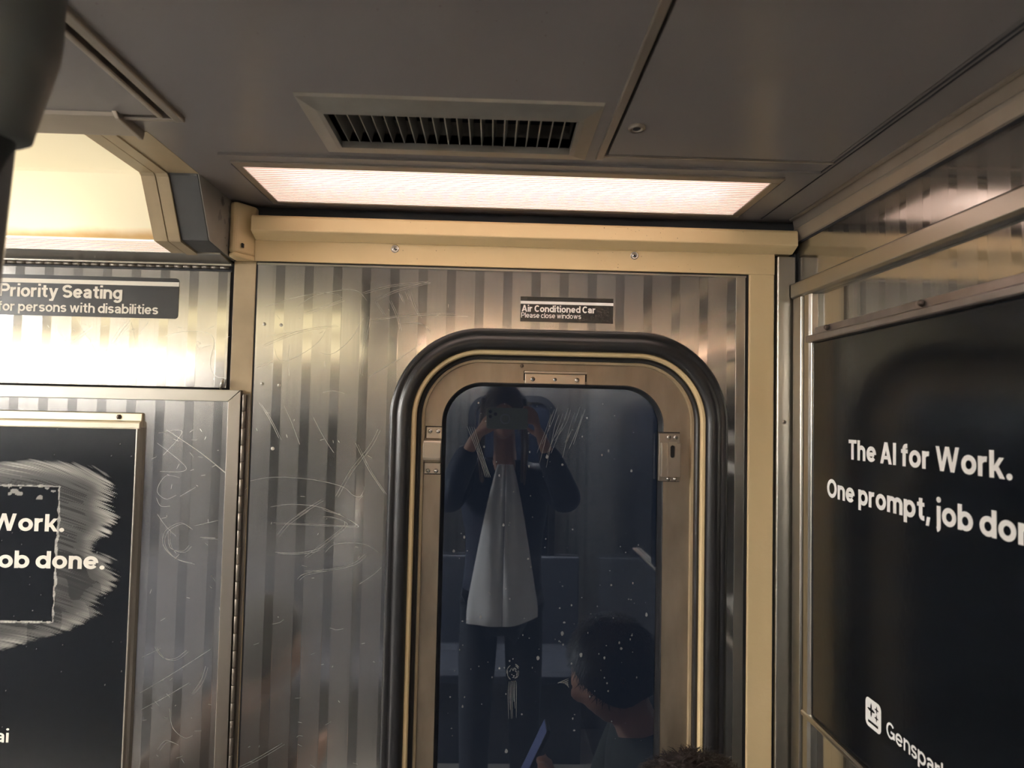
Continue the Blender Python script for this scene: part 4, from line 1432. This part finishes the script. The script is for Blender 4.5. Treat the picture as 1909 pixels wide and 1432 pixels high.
def hand_chain(V, E, tag_, wrist, palm_dir, spread, curl, thumb, n_prev):
    """palm and five separate bent fingers added to a skeleton"""
    d = Vector(palm_dir).normalized(); s = Vector(spread).normalized(); c = Vector(curl).normalized(); w_ = Vector(wrist)
    V[tag_ + 'palm'] = (tuple(w_ + d * .045), .026, .015)
    E.append((n_prev, tag_ + 'palm'))
    for k, (off, ln) in enumerate(((-.027, .066), (-.009, .076), (.009, .072), (.026, .058))):
        a = w_ + d * .085 + s * off
        b = a + (d * .75 + c * .35) * ln * .5
        e = b + (d * .2 + c * .95) * ln * .55
        for nm, p, r_ in (('k', a, .0098), ('m', b, .0086), ('t', e, .0072)):
            V[f'{tag_}{k}{nm}'] = (tuple(p), r_, r_)
        E += [(tag_ + 'palm', f'{tag_}{k}k'), (f'{tag_}{k}k', f'{tag_}{k}m'), (f'{tag_}{k}m', f'{tag_}{k}t')]
    t0 = w_ + d * .035 + Vector(thumb) * .032
    t1 = t0 + (Vector(thumb) * .6 + d * .6 + c * .3) * .034
    t2 = t1 + (d * .6 + c * .6) * .028
    for nm, p, r_ in (('a', t0, .012), ('b', t1, .0102), ('c', t2, .008)):
        V[f'{tag_}th{nm}'] = (tuple(p), r_, r_)
    E += [(tag_ + 'palm', tag_ + 'tha'), (tag_ + 'tha', tag_ + 'thb'), (tag_ + 'thb', tag_ + 'thc')]


def join_mesh(name, parts, voxel=None):
    bm = bmesh.new()
    for p in parts:
        if isinstance(p, bpy.types.Mesh):
            bm.from_mesh(p)
        else:
            vs = [bm.verts.new(v) for v in p[0]]
            for f in p[1]:
                try:
                    bm.faces.new([vs[i] for i in f])
                except ValueError:
                    pass
    bmesh.ops.remove_doubles(bm, verts=bm.verts, dist=1e-6)
    bmesh.ops.recalc_face_normals(bm, faces=bm.faces)
    me = bpy.data.meshes.new(name)
    bm.to_mesh(me); bm.free()
    if voxel:
        o = bpy.data.objects.new('rm', me); C.objects.link(o)
        md = o.modifiers.new('r', 'REMESH'); md.mode = 'VOXEL'; md.voxel_size = voxel; md.use_smooth_shade = True
        sm = o.modifiers.new('c', 'SMOOTH'); sm.factor = .5; sm.iterations = 2
        dg = bpy.context.evaluated_depsgraph_get()
        me = bpy.data.meshes.new_from_object(o.evaluated_get(dg))
        bpy.data.objects.remove(o)
    for p in me.polygons:
        p.use_smooth = True
    return me


def person(label, J, hands, loc, rz, colors, hair, tilt, phone=None, open_shirt=False):
    t = empty('person', loc, rz, label=label, cat='person')
    col_top, col_in, col_leg, col_hair = colors
    # skin: head, neck, forearm ends and hands as one surface
    V, E = {}, []
    V['chest'] = (J['chest'], .075, .06)
    V['neck0'] = (J['neck'], .052, .055)
    V['neck1'] = (tuple(Vector(J['neck']).lerp(Vector(J['head']), .55)), .048, .05)
    V['skull'] = (tuple(Vector(J['head']) + Vector((0, -.01, -.02))), .05, .05)
    E += [('chest', 'neck0'), ('neck0', 'neck1'), ('neck1', 'skull')]
    for s_ in 'LR':
        V['sh' + s_] = (J['sh' + s_], .038, .038)
        V['el' + s_] = (J['el' + s_], .030, .030)
        V['wr' + s_] = (J['wr' + s_], .026, .022)
        E += [('chest', 'sh' + s_), ('sh' + s_, 'el' + s_), ('el' + s_, 'wr' + s_)]
        hand_chain(V, E, 'h' + s_, J['wr' + s_], *hands[s_], 'wr' + s_)
    for s_ in 'LR':
        V['hip' + s_] = (J['hip' + s_], .06, .06)
        V['kn' + s_] = (J['kn' + s_], .055, .055)
        V['an' + s_] = (J['an' + s_], .038, .042)
    V['pel'] = (J['pel'], .085, .07)
    V['spi'] = (J['spi'], .08, .06)
    E += [('chest', 'spi'), ('spi', 'pel')]
    for s_ in 'LR':
        E += [('pel', 'hip' + s_), ('hip' + s_, 'kn' + s_), ('kn' + s_, 'an' + s_)]
    link('body', join_mesh('body', [skin_mesh(V, E, 1), head_verts(J['head'], tilt)], .0065), SKIN, t)

    def M(a, k=1.):
        return a
    # jacket with sleeves
    V, E = {}, []
    V['chest'] = (J['chest'], .185, .135)
    V['spi'] = (J['spi'], .175, .125)
    V['hip_'] = (J['pel'], .185, .135)
    V['hem'] = (tuple(Vector(J['pel']) + Vector((0, 0, -.10))), .19, .14)
    V['col'] = (tuple(Vector(J['neck']) + Vector((0, -.015, -.01))), .075, .07)
    E += [('chest', 'spi'), ('spi', 'hip_'), ('hip_', 'hem'), ('chest', 'col')]
    for s_ in 'LR':
        V['sh' + s_] = (J['sh' + s_], .078, .078)
        V['el' + s_] = (J['el' + s_], .064, .064)
        V['cuff' + s_] = (tuple(Vector(J['el' + s_]).lerp(Vector(J['wr' + s_]), .93)), .046, .044)
        E += [('chest', 'sh' + s_), ('sh' + s_, 'el' + s_), ('el' + s_, 'cuff' + s_)]
    link('jacket', skin_mesh(V, E, 2), col_top, t)
    if open_shirt:
        # untucked shirt tails showing in the open jacket front
        n_ = 14
        for sx in (-1, 1):
            rings = []
            for k in range(n_ + 1):
                f = k / n_
                z = 1.480 - f * .62
                half = .030 + .108 * min(1, f * 1.12) ** .85
                y = J['chest'][1] + .152 + .030 * f
                row = []
                for i in range(7):
                    u_ = i / 6
                    x = J['chest'][0] + sx * (.001 + half * u_)
                    zz = z + (.030 * u_ ** 2 * max(0, f - .8) * 5 if sx > 0 else 0)
                    row.append((x, y - .022 * (u_ * half / .10) ** 2 + .004 * math.sin(9 * u_ + f * 5), zz))
                rings.append(row + [(a, b - .006, c) for a, b, c in reversed(row)])
            MB().loops(rings, True, True).build('shirt_front', col_in, t, smooth=True)
    V, E = {}, []
    V['pel'] = (J['pel'], .135, .11)
    for s_ in 'LR':
        V['hip' + s_] = (J['hip' + s_], .095, .095)
        V['kn' + s_] = (J['kn' + s_], .072, .072)
        V['an' + s_] = (J['an' + s_], .055, .06)
        E += [('pel', 'hip' + s_), ('hip' + s_, 'kn' + s_), ('kn' + s_, 'an' + s_)]
    link('trousers', skin_mesh(V, E, 2), col_leg, t)
    for s_ in 'LR':
        a = Vector(J['an' + s_])
        sh = MB()
        rings = []
        for k in range(9):
            f = k / 8
            y = a.y - .07 + .255 * f
            hw = .040 * math.sin(math.pi * (.12 + .8 * f)) ** .5
            hh = (.075 if f < .45 else .075 - .04 * (f - .45) / .55)
            rings.append([(a.x + hw * math.cos(2 * math.pi * i / 12), y, max(.0, hh / 2 + hh / 2 * math.sin(2 * math.pi * i / 12))) for i in range(12)])
        sh.loops(rings, True, True).build('shoe', simple('black_leather', (.02, .02, .02), .4), t, smooth=True)
    # hair: cap following the skull plus strands
    hc = Vector(J['head'])
    q = Matrix.Rotation(tilt, 4, 'X')
    cap = []
    seg, rings_ = 36, 14
    Vh, Fh = [], []
    for j in range(rings_ + 1):
        for i in range(seg):
            ph = 2 * math.pi * i / seg
            front = max(0, math.sin(ph))
            th_max = R(118 if hair == 'short' else 130) - R(62) * front ** 2.0
            th = th_max * j / rings_
            wob = 1 + .02 * math.sin(5 * ph + 3 * th)
            p = Vector((math.sin(th) * math.cos(ph) * .083, math.sin(th) * math.sin(ph) * .103 - .003, math.cos(th) * .122)) * wob
            Vh.append(hc + q @ p)
    for j in range(rings_):
        for i in range(seg):
            a, b = j * seg + i, j * seg + (i + 1) % seg
            Fh.append((a, b, b + seg, a + seg))
    parts = [(Vh, Fh)]
    link('hair_cap', join_mesh('hair_cap', parts), col_hair, t)
    sv, sf = [], []
    nst = 5200 if hair == 'short' else 1500
    for k in range(nst):
        ph = random.uniform(0, 2 * math.pi)
        th = math.acos(1 - random.random() * 1.25)
        front = max(0, math.sin(ph))
        if th > R(114) - R(60) * front ** 2:
            continue
        d = Vector((math.sin(th) * math.cos(ph), math.sin(th) * math.sin(ph), math.cos(th)))
        p = Vector((d.x * .083, d.y * .103 - .003, d.z * .122))
        if hair == 'short':
            flow = Vector((d.x * .6, d.y * .5 + .35, -.55 + random.uniform(-.3, .3))) + Vector((random.uniform(-.4, .4), random.uniform(-.4, .4), random.uniform(-.2, .4)))
            ln = random.uniform(.016, .032)
        else:
            flow = Vector((d.x * .5, -.2, -1))
            ln = random.uniform(.04, .10)
        flow = (flow - d * flow.dot(d)).normalized()
        side = d.cross(flow).normalized() * random.uniform(.0006, .0011)
        lift = random.uniform(.10, .35) if hair == 'short' else .08
        pts = [p * .99, p + (flow * .5 + d * lift * .6) * ln, p + (flow * 1.0 + d * lift * .7) * ln]
        o = len(sv)
        for pt, w_ in zip(pts, (1, .8, .15)):
            sv += [hc + q @ (pt + side * w_), hc + q @ (pt - side * w_)]
        sf += [(o, o + 1, o + 3, o + 2), (o + 2, o + 3, o + 5, o + 4)]
    me_ = bpy.data.meshes.new('hair_strands'); me_.from_pydata([tuple(v) for v in sv], [], sf)
    link('hair_strands', me_, col_hair, t, kind='stuff')
    if hair == 'long':
        lk_ = MB()
        for sx in (-1, 1):
            for k in range(9):
                x = J['head'][0] + sx * (.070 + .012 * random.random())
                y = J['head'][1] - .03 + .009 * k
                lk_.tube([(x * 1, y - .01, J['head'][2] + .05), (x + sx * .008, y - .005, J['head'][2] - .04), (x + sx * .012, y + .01, J['head'][2] - .15), (x + sx * .004, y + .045, J['head'][2] - .27 - .02 * random.random())], [.009, .011, .010, .003], 6)
        lk_.build('hair_locks', col_hair, t, smooth=True)
    return t


HAIR_D = simple('dark_brown_hair', (.022, .015, .015), .38, noise=.4, nscale=120)
HAIR_B = simple('brown_hair', (.10, .065, .045), .42, noise=.3, nscale=120)


def phone(label, mat_body, loc, size, lens=True, screen=None, rot=(0, 0, 0)):
    """landscape slab, its back towards +y"""
    t = empty('phone', loc, label=label, cat='phone')
    t.rotation_euler = rot
    L_, D_, H_ = size
    lp_ = rrect(0, L_, -H_, 0, .011, 6)
    MB().loops([[(x, y, z) for x, z in lp_] for y in (-D_, 0)], True, True).build('case', mat_body, t, .0015)
    if lens:
        q = rrect(.006, .040, -.040, -.006, .010, 6)
        bump = MB().loops([[(x, y, z) for x, z in q] for y in (-.001, .0012)], True, True).build('camera_bump', mat_body, t)
        for lx, lz in ((.0135, -.0145), (.0135, -.0320), (.0320, -.0235)):
            MB().lathe([(0, .0008), (.0048, .0008), (.0056, .0012), (.0062, .0012), (.0062, 0)], 18, (lx, .001, lz), (0, 1, 0)).build('lens', DARK, bump, smooth=True)
        MB().lathe([(.014, 0), (.0145, .0008), (.0185, .0008), (.019, 0)], 30, (.068, .0002, -.040), (0, 1, 0)).build('magnet_ring', simple('pale_ring', (.45, .46, .42), .4), t, smooth=True)
    if screen:
        box('screen', screen, t, .004, L_ - .004, -D_ - .0004, -D_ - .0002, -H_ + .004, -.004)
    return t


# photographer: stands behind the camera, seen mirrored in the window
NAVYCOAT = simple('navy_jacket', (.016, .021, .045), .75, noise=.25, nscale=60)
SHIRT = simple('white_shirt', (.86, .85, .84), .8, noise=.05, nscale=40)
BLACKC = simple('dark_trousers', (.02, .022, .03), .8)
Jp = dict(pel=(0, -.01, .93), spi=(0, 0, 1.14), chest=(0, 0, 1.34), neck=(0, .02, 1.50), head=(-.01, .065, 1.69),
          shL=(-.165, -.005, 1.43), elL=(-.235, .17, 1.32), wrL=(-.125, .315, 1.575), shR=(.165, -.005, 1.43), elR=(.255, .17, 1.33), wrR=(.135, .315, 1.575),
          hipL=(-.09, -.01, .88), knL=(-.10, .01, .48), anL=(-.10, -.02, .10), hipR=(.09, -.01, .88), knR=(.10, .01, .48), anR=(.11, -.02, .10))
hp = dict(L=((.55, .15, .80), (.25, .6, -.3), (.80, .25, -.1), (.45, .1, .0)), R=((-.30, .18, .90), (.15, .2, -.95), (-.85, .35, -.1), (-.3, -.6, -.2)))
person('person in an open navy jacket over a white shirt holding up a phone', Jp, hp, (.055, -1.60, 0), 0, (NAVYCOAT, SHIRT, BLACKC, HAIR_B), 'long', R(-8), open_shirt=True)
phone('pale green phone held up for the photograph', simple('pale_green_case', (.33, .35, .26), .45), (-.0215, -1.2285, 1.7010), (.150, .010, .077))

# seated passenger, head just rising into the frame below the window
OLIVE = simple('olive_jacket', (.045, .050, .040), .8, noise=.2, nscale=50)
Js = dict(pel=(0, 0, .53), spi=(0, -.02, .70), chest=(0, .0, .87), neck=(0, .035, .995), head=(0, .085, 1.111),
          shL=(-.165, .0, .925), elL=(-.205, .08, .68), wrL=(-.075, .185, .80), shR=(.165, .0, .925), elR=(.205, .08, .68), wrR=(.075, .185, .80),
          hipL=(-.09, .04, .52), knL=(-.12, .44, .52), anL=(-.11, .33, .10), hipR=(.09, .04, .52), knR=(.12, .42, .52), anR=(.11, .33, .10))
hs_ = dict(L=((.45, .45, .75), (-.6, .5, .3), (.8, .0, .3), (.5, -.3, .3)), R=((-.45, .45, .75), (.6, .5, .3), (-.8, .0, .3), (-.5, -.3, .3)))
person('seated passenger whose dark hair shows at the lower edge of the window', Js, hs_, (.372, -.285, 0), R(90), (OLIVE, OLIVE, BLACKC, HAIR_D), 'short', R(-24))
SCREENB = simple('phone_screen', (.05, .06, .1), .2, emit=((.45, .5, 1.0), .12))
phone('dark phone in the hands of the seated passenger', simple('dark_case', (.02, .02, .025), .4), (.150, -.321, .955), (.073, .009, .148), False, SCREENB, (R(-25), 0, R(-90)))
MUSTARD = simple('brown_coat', (.10, .055, .035), .8)
Jt = dict(Js, knL=(-.12, .36, .52), knR=(.12, .36, .52), anL=(-.11, .24, .10), anR=(.11, .24, .10))
person('seated passenger in a brown coat facing the window from below the scraped advert', Jt, hs_, (-.62, -.48, 0), R(-90), (MUSTARD, OLIVE, BLACKC, HAIR_D), 'short', R(-6))


def seat(label, loc, rz):
    t = empty('bench_seat', loc, rz, label=label, cat='seat')
    prof_ = [(-.13, .90), (-.145, .90), (-.152, .44), (-.145, .40), (.20, .40), (.215, .43), (.205, .445), (.15, .437), (-.10, .430), (-.135, .455)]
    MB().prism(prof_, 'x', -.23, .23).build('seat_shell', ORANGE, t, .006)
    box('seat_base', TRIMD, t, -.22, .22, -.14, .15, 0, .40, .004)
    return t


def long_bench():  # added out of view, keeps the bright floor out of the reflections
    t = empty('bench_seat', (-.02, YOPP + .02, 0), 0, label='long grey bench added along the opposite side wall to hide the floor from reflections', cat='seat')
    prof_ = [(0, .92), (.03, .92), (.06, .47), (.09, .445), (.40, .455), (.43, .44), (.43, .40), (0, .40)]
    MB().prism(prof_, 'x', -3.9, .50).build('seat_shell', simple('grey_seat_plastic', (.03, .033, .045), .8), t, .006)
    box('seat_base', simple('dark_seat_base', (.03, .03, .035), .6), t, -3.88, .48, 0, .36, 0, .40, .004)
    return t


long_bench()
seat('brown bench seat under the passenger at the window', (.372, -.285, 0), R(90))
seat('brown bench seat below the scraped advert', (-.62, -.48, 0), R(-90))
